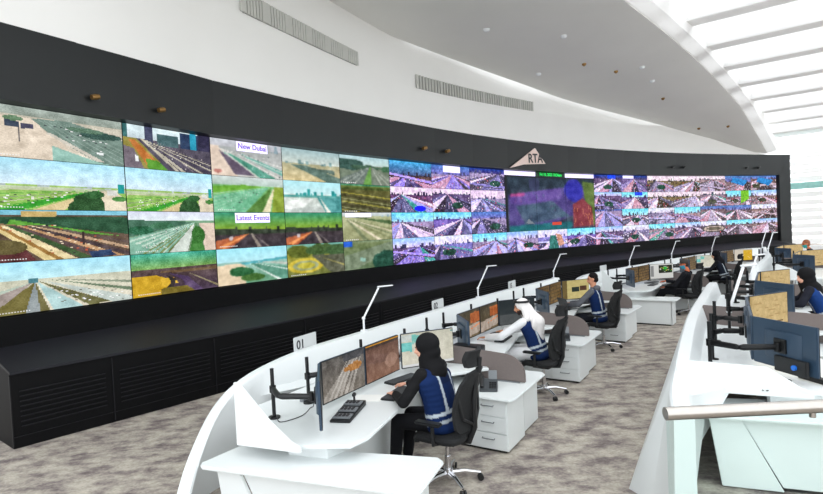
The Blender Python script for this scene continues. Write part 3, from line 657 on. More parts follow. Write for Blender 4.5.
# roof blinds between the beams: thin white fabric that lets daylight through
blind = bpy.data.materials.new('white_roof_blind'); blind.use_nodes = True; nt = blind.node_tree
for n in list(nt.nodes): nt.nodes.remove(n)
oo = nt.nodes.new('ShaderNodeOutputMaterial'); tr = nt.nodes.new('ShaderNodeBsdfTransparent'); tr.inputs[0].default_value = (.9, .9, .9, 1); df = nt.nodes.new('ShaderNodeBsdfTranslucent'); df.inputs[0].default_value = (.95, .95, .95, 1)
mx = nt.nodes.new('ShaderNodeMixShader'); mx.inputs[0].default_value = .5; nt.links.new(tr.outputs[0], mx.inputs[1]); nt.links.new(df.outputs[0], mx.inputs[2]); nt.links.new(mx.outputs[0], oo.inputs[0])
# facade
fp = 35.2
fa = Vector((18.6*bd.x+27.6*bd.y, fp))
def fpt(sv, z, off=0): p = bd*sv+bn*(fp-off); return (p.x, p.y, z)
sv0 = 17.0*bd.x+27.5*bd.y-2
mb = MB()
for k in range(16):
    z = .5+k*.42
    if abs(z-3.86) < .2: continue
    c_ = bd*(sv0+15)+bn*fp
    mb.box((c_.x, c_.y, z), (30, .22, .27), A)
tag(mb.build('window_1', baffle), kind='structure')
mb = MB(); c_ = bd*(sv0+15)+bn*(fp-.1); mb.box((c_.x, c_.y, 3.92), (30, .3, .34), A); mb.box((c_.x, c_.y, 7.0), (30, .3, .3), A); tag(mb.build('trim_20', teal), kind='structure')
mb = MB()
for k in range(7):
    c_ = bd*(sv0+2.6+k*4.5)+bn*(fp-.15); mb.box((c_.x, c_.y, 3.5), (.09, .12, 7), A)
c_ = bd*(sv0+15)+bn*(fp-.1); mb.box((c_.x, c_.y, .35), (30, .4, .7), A)
tag(mb.build('trim_21', louvre), kind='structure')
#@@PART2
# ------------------------------------------------------------------ furniture, each in its own frame
PROTO = {}
HOLD = Vector((0, 0, 0))
def get(key, fn, *a):
    """first use builds the thing, later uses copy it with its parts"""
    if key in PROTO: return copy_tree(PROTO[key])
    o = fn(*a); PROTO[key] = o; return o

class Frame:
    def __init__(s, C, th, z=0): s.C = Vector((C[0], C[1], z)); s.t = rad(th); s.M = Matrix.Rotation(s.t, 3, 'Z')
    def w(s, u, n, h=0): return s.C + s.M @ Vector((u, n, h))
    def put(s, o, u, n, h, rz=0, label=None, cat=None, group=None):
        o.location = s.w(u, n, h); o.rotation_euler = (0, 0, s.t+rz); return tag(o, label, cat, group)

# ---- task chair (faces +y)
def chair_proto():
    t = empty('task_chair')
    mb = MB()
    for k in range(5):
        a = 2*math.pi*k/5+.3; c, s_ = math.cos(a), math.sin(a)
        mb.tube([(.03*c, .03*s_, .1), (.16*c, .16*s_, .105), (.31*c, .31*s_, .075)], [.026, .02, .014], 8)
    mb.tube([(0, 0, .06), (0, 0, .14)], .045, 12); mb.build('base', chrome, t, smooth=True)
    for k in range(5):
        a = 2*math.pi*k/5+.3; c, s_ = math.cos(a), math.sin(a); mb = MB()
        for d_ in (-.016, .016):
            q = Vector((.31*c-d_*s_, .31*s_+d_*c, .03)); ax = Vector((-s_, c, 0))*.008
            mb.tube([q-ax, q+ax], .029, 12)
        mb.build('caster', black, t, smooth=True)
    MB().tube([(0, 0, .12), (0, 0, .26), (0, 0, .26), (0, 0, .42)], [.03, .03, .018, .018], 12).build('gas_column', chrome, t, smooth=True)
    MB().box((0, 0, .42), (.2, .26, .05)).build('tilt_mechanism', black, t, bevel=.012)
    rg = []
    for z, e in ((.445, -.03), (.46, 0), (.49, .01), (.515, 0), (.525, -.04)):
        r = []
        for k in range(28):
            w_ = 2*math.pi*k/28; c, s_ = math.cos(w_), math.sin(w_)
            x = (.25+e)*math.copysign(abs(c)**.5, c); y = .02+(.25+e)*math.copysign(abs(s_)**.5, s_); r.append((x, y, z-(.03 if y > .2 else 0)))
        rg.append(r)
    MB().rings(rg).build('seat', chairfab, t, smooth=True)
    # curved mesh back
    rg = []
    for i in range(13):
        f = i/12; z = .56+.56*f; y = -.22-.05*math.sin(f*math.pi)*-1-.09*f; hw = .2+.035*math.sin(f*math.pi) - (.06 if f > .9 else 0)-(.04 if f < .08 else 0)
        y = -.24+.045*math.sin(f*math.pi*1.1)-.1*f
        r = []
        for k in range(9):
            x = -hw+2*hw*k/8; r.append((x, y+.05*(x/hw)**2*.8, z))
        for k in range(8, -1, -1):
            x = -hw+2*hw*k/8; r.append((x, y+.05*(x/hw)**2*.8-.03, z))
        rg.append(r)
    bk = MB().rings(rg).build('backrest', chairfab, t, smooth=True)
    mb = MB(); mb.tube([(0, -.05, .42), (0, -.24, .44), (0, -.3, .58), (0, -.31, .85), (0, -.36, 1.14)], [.03, .03, .028, .024, .02], 8)
    for s_ in (-1, 1):
        mb.tube([(s_*.03, -.3, .62), (s_*.16, -.27, .7), (s_*.2, -.25, .9), (s_*.13, -.3, 1.09), (s_*.02, -.35, 1.12)], .014, 6)
    mb.build('back_frame', black, t, smooth=True)
    hr = MB(); rg = []
    for i in range(7):
        f = i/6; z = 1.16+.15*f; hw = .14-.02*abs(f-.5)*2; y = -.33-.02*f+.02*math.sin(f*math.pi)
        rg.append([(-hw+2*hw*k/8, y+.05*(abs(k-4)/4)**2, z) for k in range(9)]+[(-hw+2*hw*k/8, y+.05*(abs(k-4)/4)**2-.045, z) for k in range(8, -1, -1)])
    hr.rings(rg); hr.tube([(0, -.37, 1.1), (0, -.385, 1.24)], .02, 8); hr.build('headrest', chairfab, t, smooth=True)
    for s_ in (-1, 1):
        a = MB().tube([(s_*.17, -.02, .44), (s_*.29, -.02, .47), (s_*.3, -.02, .64)], [.016, .018, .02], 8).build('armrest', black, t, smooth=True)
        MB().box((s_*.295, .02, .665), (.09, .27, .03)).build('arm_pad', black, a, bevel=.014)
    return t

# ---- monitor (screen faces -y, foot of the frame at z = 0)
def monitor(cv, W=.63, Hh=.41, back=slate, stand=False):
    def shell():
        t = empty('monitor')
        MB().box((0, .012, Hh/2), (W, .024, Hh)).build('frame', back, t, bevel=.006)
        mb = MB(); mb.prism([(-W*.3, .024), (W*.3, .024), (W*.22, .045), (-W*.22, .045)], Hh*.2, Hh*.8); mb.build('rear_cover', back, t, bevel=.006)
        MB().box((0, .052, Hh/2), (.12, .016, .12)).build('mount_plate', black, t, bevel=.003)
        MB().box((0, -.001, Hh/2), (W-.004, .004, Hh-.004)).build('bezel', black, t)
        if stand:
            MB().tube([(0, .06, Hh*.5), (0, .09, .0), (0, .09, -.09)], [.02, .022, .022], 8).build('stand', black, t, smooth=True)
            MB().box((0, .06, -.085), (.26, .2, .012)).build('stand_foot', black, t, bevel=.004)
        return t
    t = get(('mon', W, Hh, back.name, stand), shell)
    for ch in t.children:
        if ch.name.startswith('screen'): bpy.data.objects.remove(ch)
    b = .008
    picture_mesh('screen', cv, [(-W/2+b, -.0045, Hh-b), (W/2-b, -.0045, Hh-b), (W/2-b, -.0045, b+.006), (-W/2+b, -.0045, b+.006)], mon_m, t)
    return t

def mon_canvas(kind, seed=0):
    s = Canvas(46, 27, seed); R = s.rng
    if kind == 'cam1':
        s.grad(0, 1, (96, 92, 88), (128, 120, 110)); s.poly([(.0, .9), (.7, .1), (.85, .15), (.3, 1), (0, 1)], (170, 164, 156), .8)
        for i in range(5): s.poly([(.1+i*.12, 1), (.6+i*.08, .1), (.62+i*.08, .1), (.16+i*.13, 1)], (214, 208, 200), .6)
        s.blob(.72, .38, .2, .1, (176, 120, 60)); s.poly([(.45, .0), (1, 0), (1, .16), (.5, .2)], (70, 70, 74)); s.noise(22)
    elif kind == 'cam2':
        s.grad(0, 1, (104, 74, 62), (146, 108, 88)); s.poly([(0, .2), (1, .5), (1, .7), (0, .5)], (120, 88, 76)); s.grad(0, .12, (60, 48, 44), (80, 60, 50)); s.poly([(0, 0), (1, 0), (1, .03), (0, .03)], (200, 140, 40)); s.ell(.75, .62, .2, .2, (176, 140, 120), .6); s.noise(18)
    elif kind == 'map':
        s.grad(0, 1, (206, 204, 186), (222, 218, 200)); s.poly([(.2, .04), (.42, .08), (.38, .3), (.2, .32)], (126, 200, 190)); s.poly([(0, .25), (.2, .28), (.2, .55), (0, .5)], (120, 206, 200)); s.poly([(0, .04), (.2, .04), (.2, .24), (0, .22)], (206, 214, 210)); s.noise(14, 0, 1, 10); s.poly([(.95, .02), (.99, .02), (.99, .08), (.95, .08)], (60, 150, 150))
        for i in range(6): s.poly([(R.rand(), 0), (R.rand(), 1), (R.rand(), 1)], (226, 220, 206), .25)
        s.poly([(0, .93), (1, .93), (1, 1), (0, 1)], (224, 226, 226))
    elif kind == 'dark':
        s.grad(0, 1, (26, 36, 40), (60, 66, 68)); s.poly([(0, .6), (1, .55), (1, 1), (0, 1)], (96, 98, 98), .6); s.noise(6)
    elif kind == 'yard':
        s.grad(0, 1, (70, 62, 44), (104, 88, 60)); s.poly([(.55, .1), (1, .1), (1, .5), (.55, .5)], (190, 104, 46)); s.blob(.75, .3, .2, .2, (170, 90, 40)); s.poly([(0, .6), (1, .5), (1, .9), (0, 1)], (176, 160, 146)); s.poly([(.3, .75), (1, .56), (1, .62)], (226, 130, 66)); s.noise(22)
    elif kind == 'tan':
        s.grad(0, 1, (206, 178, 122), (214, 186, 130)); s.noise(14, 0, 1, 12)
        for i in range(26):
            y = .1+.8*R.rand(); x = R.rand(); s.poly([(x, y), (x+.14, y+.01), (x+.14, y+.03), (x, y+.02)], (178, 146, 90), .7)
        s.poly([(.68, .82), (.86, .8), (.86, .84), (.68, .86)], (110, 84, 50)); s.poly([(0, 0), (.05, 0), (.05, 1), (0, 1)], (170, 140, 84), .5)
    elif kind == 'yellow':
        s.grad(0, 1, (196, 180, 116), (206, 190, 128)); s.poly([(.0, .0), (.18, 0), (.18, 1), (0, 1)], (110, 92, 50)); s.poly([(.35, .36), (.62, .36), (.62, .62), (.35, .62)], (40, 52, 44)); s.poly([(.66, .34), (.92, .34), (.92, .6), (.66, .6)], (80, 50, 30)); s.noise(10)
    elif kind == 'list':
        s.grad(0, 1, (222, 222, 218), (214, 214, 210)); s.poly([(.03, .1), (.16, .1), (.16, .85), (.03, .85)], (140, 140, 140)); s.poly([(.38, .08), (.96, .08), (.96, .62), (.38, .62)], (34, 38, 26))
        for i in range(30):
            x, y = .4+.52*R.rand(), .12+.42*R.rand(); s.poly([(x, y), (x+.06, y), (x+.06, y+.04), (x, y+.04)], [(190, 180, 40), (60, 150, 60), (200, 200, 190)][i % 3])
        s.ell(.66, .3, .08, .1, (40, 180, 60))
    elif kind == 'archive':
        s.grad(0, 1, (96, 72, 36), (120, 92, 46))
        for i in range(5): s.poly([(.05, .12+i*.18), (1, .1+i*.18), (1, .14+i*.18), (.05, .17+i*.18)], (56, 42, 26))
        s.noise(34, 0, 1, 10)
    elif kind == 'gold':
        s.grad(0, 1, (216, 206, 190), (222, 214, 198)); s.poly([(.5, .06), (1, .06), (1, 1), (.5, 1)], (226, 180, 36)); s.cars(16, [(.55, .2), (.95, .2), (.95, .8), (.55, .8)], ((220, 90, 40), (250, 240, 200)))
    return s

# ---- monitor arm: clamp, pole, folding arm towards (dx, dy) at height hh above the desk
def add_arm(t, off, F0, ang, poleh, pts):
    """pole, clamp and folding arm carrying monitor t, given in station coordinates"""
    Mi = Matrix.Rotation(-ang, 3, 'Z')
    T = lambda p: Mi @ (Vector(p)-Vector(off))
    b = pts[0]; z0 = F0
    MB().tube([T((b[0], b[1], z0)), T((b[0], b[1], z0+.014))], .055, 16).build('desk_clamp', black, t)
    MB().tube([T((b[0], b[1], z0+.01)), T((b[0], b[1], z0+poleh))], .0175, 12).build('pole', black, t, smooth=True)
    MB().tube([T((b[0], b[1], b[2]-.03)), T((b[0], b[1], b[2]+.03))], .03, 12).build('collar', black, t, smooth=True)
    for p, q, nm in ((pts[0], pts[1], 'lower_arm'), (pts[1], pts[2], 'upper_arm')):
        p, q = T(p), T(q)
        MB().tube([p, p.lerp(q, .1), p.lerp(q, .9), q], [.02, .028, .025, .018], 8).build(nm, black, t, smooth=True)
    e = T(pts[2]); MB().tube([e-Vector((0, 0, .04)), e+Vector((0, 0, .04))], .022, 10).build('tilt_head', black, t, smooth=True)

def keyboard_proto():
    t = empty('keyboard')
    MB().box((0, 0, .009), (.44, .15, .018)).build('case', black, t, bevel=.004)
    mb = MB()
    for r in range(5):
        for k in range(15): mb.box((-.2+.0285*k, -.056+.028*r, .021), (.024, .023, .006))
    mb.build('keycaps', darkgrey, t)
    return t
def mouse_proto():
    t = empty('mouse'); MB().ball((0, 0, .014), (.03, .052, .02), seg=12).build('body', black, t, smooth=True)
    MB().tube([(-.004, .02, .033), (.004, .02, .033)], .006, 8).build('wheel', darkgrey, t); return t
def phone_proto():
    t = empty('desk_phone')
    MB().extr([(-.1, -.1, 0), (-.1, .1, 0), (-.1, .1, .1), (-.1, -.1, .03)], (.2, 0, 0)).build('body', darkgrey, t, bevel=.006)
    MB().extr([(.0, .075, .093), (.095, .075, .093), (.095, .1, .19), (.0, .1, .19)], (0, .012, 0)).build('display', greyplast, t, bevel=.003)
    mb = MB()
    for i in range(4):
        for j in range(3): mb.box((.02+.028*j, -.07+.03*i, .045+.0105*i), (.02, .02, .01))
    mb.build('keypad', black, t)
    MB().tube([(-.07, -.1, .06), (-.07, -.08, .085), (-.07, .07, .13), (-.07, .1, .115)], [.026, .02, .02, .026], 10).build('handset', black, t, smooth=True)
    MB().tube([(-.07, .1, .1), (-.12, .12, .02), (-.1, .16, .005), (.02, .16, .005)], .004, 6).build('cord', black, t, smooth=True)
    return t
def lamp_proto():
    t = empty('desk_lamp')
    MB().tube([(0, 0, 0), (0, 0, .02)], .05, 16).build('base', alu, t, smooth=True)
    MB().tube([(0, 0, .015), (0, 0, .17)], .014, 10).build('stem', alu, t, smooth=True)
    MB().ball((0, 0, .18), .026, seg=12).build('joint', alu, t, smooth=True)
    MB().tube([(0, 0, .18), (.25, 0, .58)], .014, 10).build('arm', alu, t, smooth=True)
    MB().box((.35, 0, .595), (.24, .045, .018)).build('lamp_head', alu, t, bevel=.006)
    return t
def sign(txt, lb, grp='number signs on the desk backs'):
    t = empty('number_sign'); tag(t, lb, 'sign', grp)
    MB().box((0, 0, .11), (.42, .02, .22)).build('plate', signm, t, bevel=.008)
    if txt: text_obj('number', txt, .15, (-.1, -.013, .12), (1, 0, 0), (0, 0, 1), ink, t, .002, .0015)
    return t
def tissue_proto():
    t = empty('tissue_box'); MB().box((0, 0, .05), (.13, .13, .1)).build('box', paper, t, bevel=.015)
    mb = MB(); mb.rings([[(.03*math.cos(a), .012*math.sin(a), .1) for a in [k*.785 for k in range(8)]], [(.04*math.cos(a+.3), .02*math.sin(a), .13+.01*math.sin(3*a)) for a in [k*.785 for k in range(8)]]]); mb.build('tissue', paper, t, smooth=True)
    return t

# ---- desk (worktop over panels)
TOP = [(-1.86, 1.04), (-1.8, .44), (-1.62, .09), (-1.42, .06), (-.42, .27), (.0, .38), (.5, .3), (.88, .0), (.93, .04), (.93, 1.5), (-.2, 1.55), (-1.25, 1.58), (-1.6, 1.45), (-1.86, 1.1)]
TOPR = [(-1.86, 1.04), (-1.8, .44), (-1.62, .09), (-1.42, .06), (-.42, .27), (.0, .38), (.5, .3), (.88, .0), (.93, .04), (.93, 1.12), (-.2, 1.2), (-1.25, 1.2), (-1.84, 1.2)]
def desk_proto(h=.76, short=False):
    t = empty('console_desk')
    MB().prism(TOPR if short else TOP, h-.035, h).build('worktop', white, t, bevel=.008)
    mb = MB(); mb.prism([(-1.7, .7), (-1.62, .34), (-1.4, .3), (-.4, .62), (.5, .7), (.9, .64), (.9, .7), (.5, .76), (-.42, .68), (-1.38, .36), (-1.58, .4), (-1.64, .72)], .05, h-.035); mb.build('modesty_panel', white, t, bevel=.004)
    if short: return t
    MB().prism([(-1.2, 1.3), (.9, 1.3), (.9, 1.34), (-1.2, 1.34)], .0, h-.035).build('rear_panel', white, t)
    MB().prism([(-1.0, 1.18), (.85, 1.18), (.85, 1.24), (-1.0, 1.24)], h, h+.03).build('cable_rail', greyplast, t, bevel=.004)
    return t
def fin(desk, top=1.12, h=.76, n1=1.03):
    MB().extr([(-1.82, .42, .715), (-1.82, .42, .765), (-1.84, .5, .80), (-1.86, .72, .95), (-1.925, n1-.05, top-.03), (-1.93, n1, top-.03), (-1.93, n1, .715)], (-.025, 0, 0)).build('end_panel', white, desk, bevel=.005)

# ---- side cabinet: three drawers, plain end cupboard, shared top
def cab_proto():
    t = empty('side_cabinet')
    MB().prism([(.3, -.47), (.36, -.5), (1.42, -.5), (1.5, -.44), (1.5, .7), (.3, .7)], .575, .6).build('worktop', white, t, bevel=.008)
    MB().box((.61, .05, .3), (.5, .94, .55)).build('drawer_unit', white, t, bevel=.004)
    MB().box((.61, .05, .012), (.46, .88, .024)).build('plinth', black, t)
    MB().box((1.21, .05, .3), (.48, .86, .55)).build('end_cupboard', white, t, bevel=.004)
    MB().box((1.21, .05, .012), (.44, .8, .024)).build('plinth', black, t)
    for k in range(3):
        z = .12+.18*k
        d_ = MB().box((.352, -.2, z), (.018, .42, .17)).build('drawer', white, t, bevel=.003)
        MB().tube([(.345, -.27, z+.03), (.325, -.27, z+.025), (.325, -.13, z+.025), (.345, -.13, z+.03)], .006, 6).build('handle', greyplast, d_, smooth=True)
    return t
def divider_proto():
    t = empty('privacy_screen')
    pr = [(0, -.42, .61), (0, -.42, .7)]
    for k in range(1, 8):
        a = math.pi/2*k/7; pr.append((0, -.42+.28*(1-math.cos(a)), .7+.23*math.sin(a)))
    pr += [(0, .2, .955), (0, 1.3, 1.02), (0, 1.3, .61)]
    MB().extr([(.94, p[1], p[2]) for p in pr], (.035, 0, 0)).build('panel', greydiv, t, bevel=.008)
    MB().box((.957, .3, .606), (.06, 1.3, .012)).build('foot_rail', greyplast, t)
    return t
# ---- low end table with splayed panel base
def table_proto():
    t = empty('end_table')
    MB().prism([(-2.18, 1.2), (-2.14, 1.26), (-1.72, 1.24), (-1.2, -.46), (-1.24, -.53), (-1.74, -.62), (-1.8, -.58)], .565, .6).build('tabletop', white, t, bevel=.012)
    ax = Vector((-1.78+2.14, -.6-1.24, 0)).normalized(); pn = Vector((-ax.y, ax.x, 0))
    o = Vector((-2.12, 1.12, 0))
    def P(s_, d_, z): q = o+ax*s_+pn*d_; return (q.x, q.y, z)
    mb = MB(); mb.extr([P(.08, .03, .01), P(.5, .03, .01), P(.22, .03, .565), P(.0, .03, .565)], pn*.03); mb.build('side_panel', white, t, bevel=.004)
    mb = MB(); mb.extr([P(.22, .06, .565), P(.5, .06, .03), P(1.68, .06, .03), P(1.68, .06, .565)], pn*.03); mb.build('front_panel', white, t, bevel=.004)
    mb = MB(); mb.extr([P(1.66, .06, .02), P(1.66, .44, .02), P(1.66, .44, .565), P(1.66, .06, .565)], ax*.03); mb.build('side_panel', white, t, bevel=.004)
    mb = MB(); mb.extr([P(.3, .08, 0), P(.3, .4, 0), P(.3, .4, .03), P(.3, .08, .03)], ax*1.34); mb.build('plinth', black, t)
    return t
def panel_proto():
    t = empty('control_panel')
    MB().extr([(-.1, -.14, 0), (-.1, .14, 0), (-.1, .14, .045), (-.1, -.14, .02)], (.2, 0, 0)).build('case', black, t, bevel=.004)
    mb = MB()
    for r_ in range(3):
        mb.box((0, -.09+.085*r_, .03+.0085*r_), (.17, .06, .012))
        for k in range(4): mb.box((-.06+.036*k, -.09+.085*r_, .038+.0085*r_), (.022, .032, .01), mi=1)
    mb.build('key_field', [greyplast, ink], t)
    j = MB().tube([(0, .1, .045), (0, .1, .1)], [.012, .009], 10).build('joystick', black, t, smooth=True)
    MB().ball((0, .1, .11), .02, seg=10).build('knob', black, j, smooth=True)
    return t
def laptop_proto(cv=None):
    t = empty('laptop')
    MB().box((0, 0, .009), (.32, .22, .018)).build('base', greyplast, t, bevel=.004)
    a = rad(18); up = Vector((0, math.sin(a), math.cos(a)))
    MB().extr([(-.16, .11, .018), (.16, .11, .018), tuple(Vector((.16, .11, .018))+up*.21), tuple(Vector((-.16, .11, .018))+up*.21)], (0, .008, 0)).build('lid', darkgrey, t)
    return t

# ------------------------------------------------------------------ people
def remesh(o, vox, smooth=4):
    m = o.modifiers.new('r', 'REMESH'); m.mode = 'VOXEL'; m.voxel_size = vox
    m2 = o.modifiers.new('s', 'SMOOTH'); m2.factor = .5; m2.iterations = smooth
    bpy.context.view_layer.update()
    me = bpy.data.meshes.new_from_object(o.evaluated_get(bpy.context.evaluated_depsgraph_get()))
    old = o.data; o.modifiers.clear(); o.data = me; bpy.data.meshes.remove(old)
    me.polygons.foreach_set('use_smooth', [True]*len(me.polygons))
    return o
def paint(o, fn):
    me = o.data; n = len(me.vertices); co_ = np.zeros(n*3); me.vertices.foreach_get('co', co_); co_ = co_.reshape(-1, 3)
    c = np.ones((n, 4)); rgb = fn(co_)/255; c[:, :3] = np.where(rgb <= .04045, rgb/12.92, ((rgb+.055)/1.055)**2.4)
    at = me.color_attributes.new('Col', 'FLOAT_COLOR', 'POINT'); at.data.foreach_set('color', c.ravel().astype(np.float32))
def limb(mb, pts, rs, seg=12):
    """tapered limb through joints with rounded joints"""
    for i in range(len(pts)-1):
        mb.tube([pts[i], pts[i+1]], [rs[i], rs[i+1]], seg)
    for p, r in zip(pts, rs): mb.ball(p, r, seg=12)
def person(name_lb, P):
    """seated figure facing +y; P holds joints and clothing"""
    t = empty('person')
    hip = Vector(P['hip']); chest = Vector(P['chest']); head = Vector(P['head']); sw = P.get('sw', .19)
    sp = (chest-hip).normalized(); neck = chest+sp*.16+Vector((0, .01, 0))
    yaw = P.get('yaw', 0); pit = P.get('pitch', -.2)
    HM = Matrix.Rotation(yaw, 3, 'Z') @ Matrix.Rotation(pit, 3, 'X')
    tw = Matrix.Rotation(P.get('twist', 0), 3, 'Z')
    sh = [chest+sp*.08+tw @ Vector((s_*sw, 0, 0)) for s_ in (-1, 1)]
    hpj = [hip+Vector((s_*.09, .02, 0)) for s_ in (-1, 1)]
    body = MB()
    def torso(mb, g):
        for k in range(9):
            f = k/8; c = hip.lerp(chest, f); c = c+Vector((0, -.015*math.sin(f*math.pi), 0)); w_ = (.165-.02*math.sin(f*math.pi)+.035*f)*g*P.get('bulk', 1); dd_ = (.115-.01*f)*g*P.get('bulk', 1)
            mb.ball(c, (w_, dd_, .1), tw if f > .5 else None, 16)
        if g > 1: mb.ball(hip+Vector((0, -.01, -.03)), (.185*g, .14*g, .09), None, 16)
        mb.ball(chest+sp*.06, (sw*.93*g, .09*g, .075), tw, 16)
    torso(body, .9); limb(body, [chest+sp*.06, neck, head+HM @ Vector((0, -.015, -.06))], [.07, .052, .05])
    # head: skull, jaw, nose, brow, lips, ears
    H = lambda x, y, z: head+HM @ Vector((x, y, z))
    body.ball(H(0, -.012, .025), (.073, .092, .088), HM, 18); body.ball(H(0, .025, -.035), (.055, .062, .07), HM, 16); body.ball(H(0, .048, -.085), (.028, .03, .022), HM, 10)
    body.tube([H(0, .078, .022), H(0, .098, -.012), H(0, .108, -.022)], [.009, .012, .013], 8); body.ball(H(0, .1, -.026), (.017, .012, .01), HM, 8)
    body.ball(H(0, .081, .03), (.045, .012, .009), HM, 10); body.ball(H(0, .084, -.052), (.022, .01, .009), HM, 8)
    for s_ in (-1, 1): body.ball(H(s_*.074, -.01, 0), (.01, .02, .032), HM, 8)
    for i, s_ in enumerate((-1, 1)):
        el = Vector(P['elbow'][i]); wr = Vector(P['wrist'][i]); kn = Vector(P['knee'][i]); an = Vector(P['ankle'][i])
        limb(body, [sh[i], el, wr], [.047, .038, .026])
        d_ = Vector(P.get('hand', ((0, 1, -.15), (0, 1, -.15)))[i]).normalized(); side = d_.cross(Vector((0, 0, 1))).normalized(); up = side.cross(d_)
        palm = wr+d_*.055; pm = Matrix((side, d_, up)).transposed()
        body.ball(palm, (.04, .052, .016), pm, 12); body.ball(palm+d_*.03, (.038, .025, .014), pm, 10)
        for k in range(4):
            b0 = palm+d_*.045+side*(.028-.0185*k); L_ = (.066, .074, .07, .054)[k]; cu = .35+.06*k
            j1 = b0+(d_*math.cos(cu*.4)-up*math.sin(cu*.4))*L_*.45; j2 = j1+(d_*math.cos(cu*1.5)-up*math.sin(cu*1.5))*L_*.32; j3 = j2+(d_*math.cos(cu*2.4)-up*math.sin(cu*2.4))*L_*.23
            limb(body, [b0, j1, j2, j3], [.0095, .009, .0085, .0075], 8)
        ths = -1 if i == 1 else 1     # thumbs point inward
        b0 = wr+d_*.025+side*ths*.026; j1 = b0+(d_*.7+side*ths*.6-up*.1).normalized()*.045; j2 = j1+(d_*.95+side*ths*.15-up*.1).normalized()*.032
        limb(body, [b0, j1, j2], [.013, .011, .009], 8)
        limb(body, [hpj[i], kn, an], [.075, .052, .036])
        body.ball(an+Vector((0, .06, -.035)), (.04, .1, .03), None, 12)
    ob = body.build('body', skin_m, t)
    remesh(ob, .0085, 3)
    sk = np.array(P.get('skin', (196, 146, 118))); hairc = np.array(P.get('hairc', (30, 24, 24)))
    def fn(c):
        out = np.tile(sk.astype(float), (len(c), 1)); L_ = (c-np.array(head)) @ np.array(HM)
        x, y, z = L_.T
        e = (((np.abs(x)-.031)/.014)**2+((z-.008)/.0065)**2 < 1) & (y > .05); out[e] = (52, 38, 34)
        b = (((np.abs(x)-.032)/.02)**2+((z-.032)/.006)**2 < 1) & (y > .05); out[b] = (44, 32, 28)
        m = ((x/.024)**2+((z+.053)/.008)**2 < 1) & (y > .05); out[m] = (158, 84, 78)
        if P.get('beard'):
            q = (z < -.03) & (y > -.02) & (z > -.13) & (np.abs(x) < .09) & ~m & ~((np.abs(x) < .03) & (z > -.045)); out[q] = (52, 40, 36)
        if P.get('mask'):
            q = (z < -.012) & (z > -.115) & (y > -.0) & (np.abs(x) < .09); out[q] = P['mask']
        return out
    paint(ob, fn)
    # clothes: sleeves, torso, trousers
    cl = MB(); torso(cl, 1.04)
    lg_ = MB()
    for i in range(2):
        el = Vector(P['elbow'][i]); wr = Vector(P['wrist'][i]); kn = Vector(P['knee'][i]); an = Vector(P['ankle'][i])
        limb(cl, [sh[i], el, el.lerp(wr, .93)], [.064, .056, P.get('cuff', .042)])
        limb(lg_, [hpj[i], kn, an+Vector((0, 0, .04))], [.098, .074, .056])
    limb(cl, [chest+sp*.06, neck-sp*.03], [.085, .062])
    lg_.ball(hip, (.17, .13, .1), None, 14)
    if P.get('robe'):
        for i in range(2): limb(lg_, [hpj[i], Vector(P['knee'][i]), Vector(P['ankle'][i])+Vector((0, 0, .04))], [.11, .1, .1])
        lg_.box(tuple((Vector(P['knee'][0])+Vector(P['knee'][1]))/2-Vector((0, 0, .2))), (.22, .14, .4))
    oc = cl.build('robe' if P.get('robe') else 'top', cloth_m, t); remesh(oc, .014, 4)
    cc = np.array(P['top'], float)
    paint(oc, lambda c: np.tile(cc, (len(c), 1))+(np.sin(c[:, 2:3]*70)+np.sin(c[:, :1]*53))*2)
    ol = lg_.build('lower_garment' if P.get('robe') else 'trousers', cloth_m, t); remesh(ol, .016, 4)
    lc_ = np.array(P['legs'], float); paint(ol, lambda c: np.tile(lc_, (len(c), 1)))
    for i in range(2):
        an = Vector(P['ankle'][i]); sm = MB(); sm.ball(an+Vector((0, .07, -.035)), (.05, .13, .042), None, 14); sm.ball(an+Vector((0, 0, -.015)), (.05, .055, .06), None, 12)
        so = sm.build('shoe', black, t); remesh(so, .012, 2)
    if P.get('vest'):
        v = MB(); torso(v, 1.17)
        for i in range(2): v.ball(sh[i].lerp(chest, .25), (.075, .085, .06), None, 12)
        ov = v.build('vest', cloth_m, t); remesh(ov, .012, 4)
        vc = np.array(P['vest'], float); hp_, spn = np.array(hip), np.array(sp); L0 = (chest-hip).length
        twn = np.array(tw)
        def vf(c):
            out = np.tile(vc, (len(c), 1)); f = ((c-hp_) @ spn)/L0; x = ((c-hp_) @ twn)[:, 0]; x = x-(np.array(chest-hip) @ twn)[0]*np.clip(f, 0, 1)
            k = (np.abs(f-.06) < .04) | (np.abs(f-.24) < .04); out[k] = (186, 196, 204)
            k = (np.abs(np.abs(x)-.1) < .014) & (f > .26); out[k] = (186, 196, 204)
            k = (f > .86) & (np.abs(x) < .07); out[k] = vc*.8
            return out
        paint(ov, vf)
    hm = MB()
    if P['headwear'] == 'hijab':
        hm.ball(H(0, -.035, .035), (.104, .12, .112), HM, 18); hm.ball(H(0, -.045, -.05), (.1, .1, .1), HM, 16)
        limb(hm, [H(0, -.03, -.06), neck+Vector((0, -.01, .02)), chest+sp*.07+Vector((0, -.02, 0))], [.1, .11, .14], 14)
        hm.ball(chest+sp*.06+Vector((0, -.035, 0)), (.165, .105, .07), tw, 14); hm.ball(chest+sp*-.02+Vector((0, -.07, 0)), (.12, .06, .13), tw, 14)
        hm.ball(H(0, .03, -.115), (.05, .04, .035), HM, 12)
        oh = hm.build('headscarf', cloth_m, t); remesh(oh, .011, 3); hc = np.array(P['hc'], float); paint(oh, lambda c: np.tile(hc, (len(c), 1)))
    elif P['headwear'] == 'ghutra':
        hm.ball(H(0, -.025, .035), (.09, .106, .096), HM, 18); hm.ball(H(0, -.06, -.04), (.09, .07, .1), HM, 16)
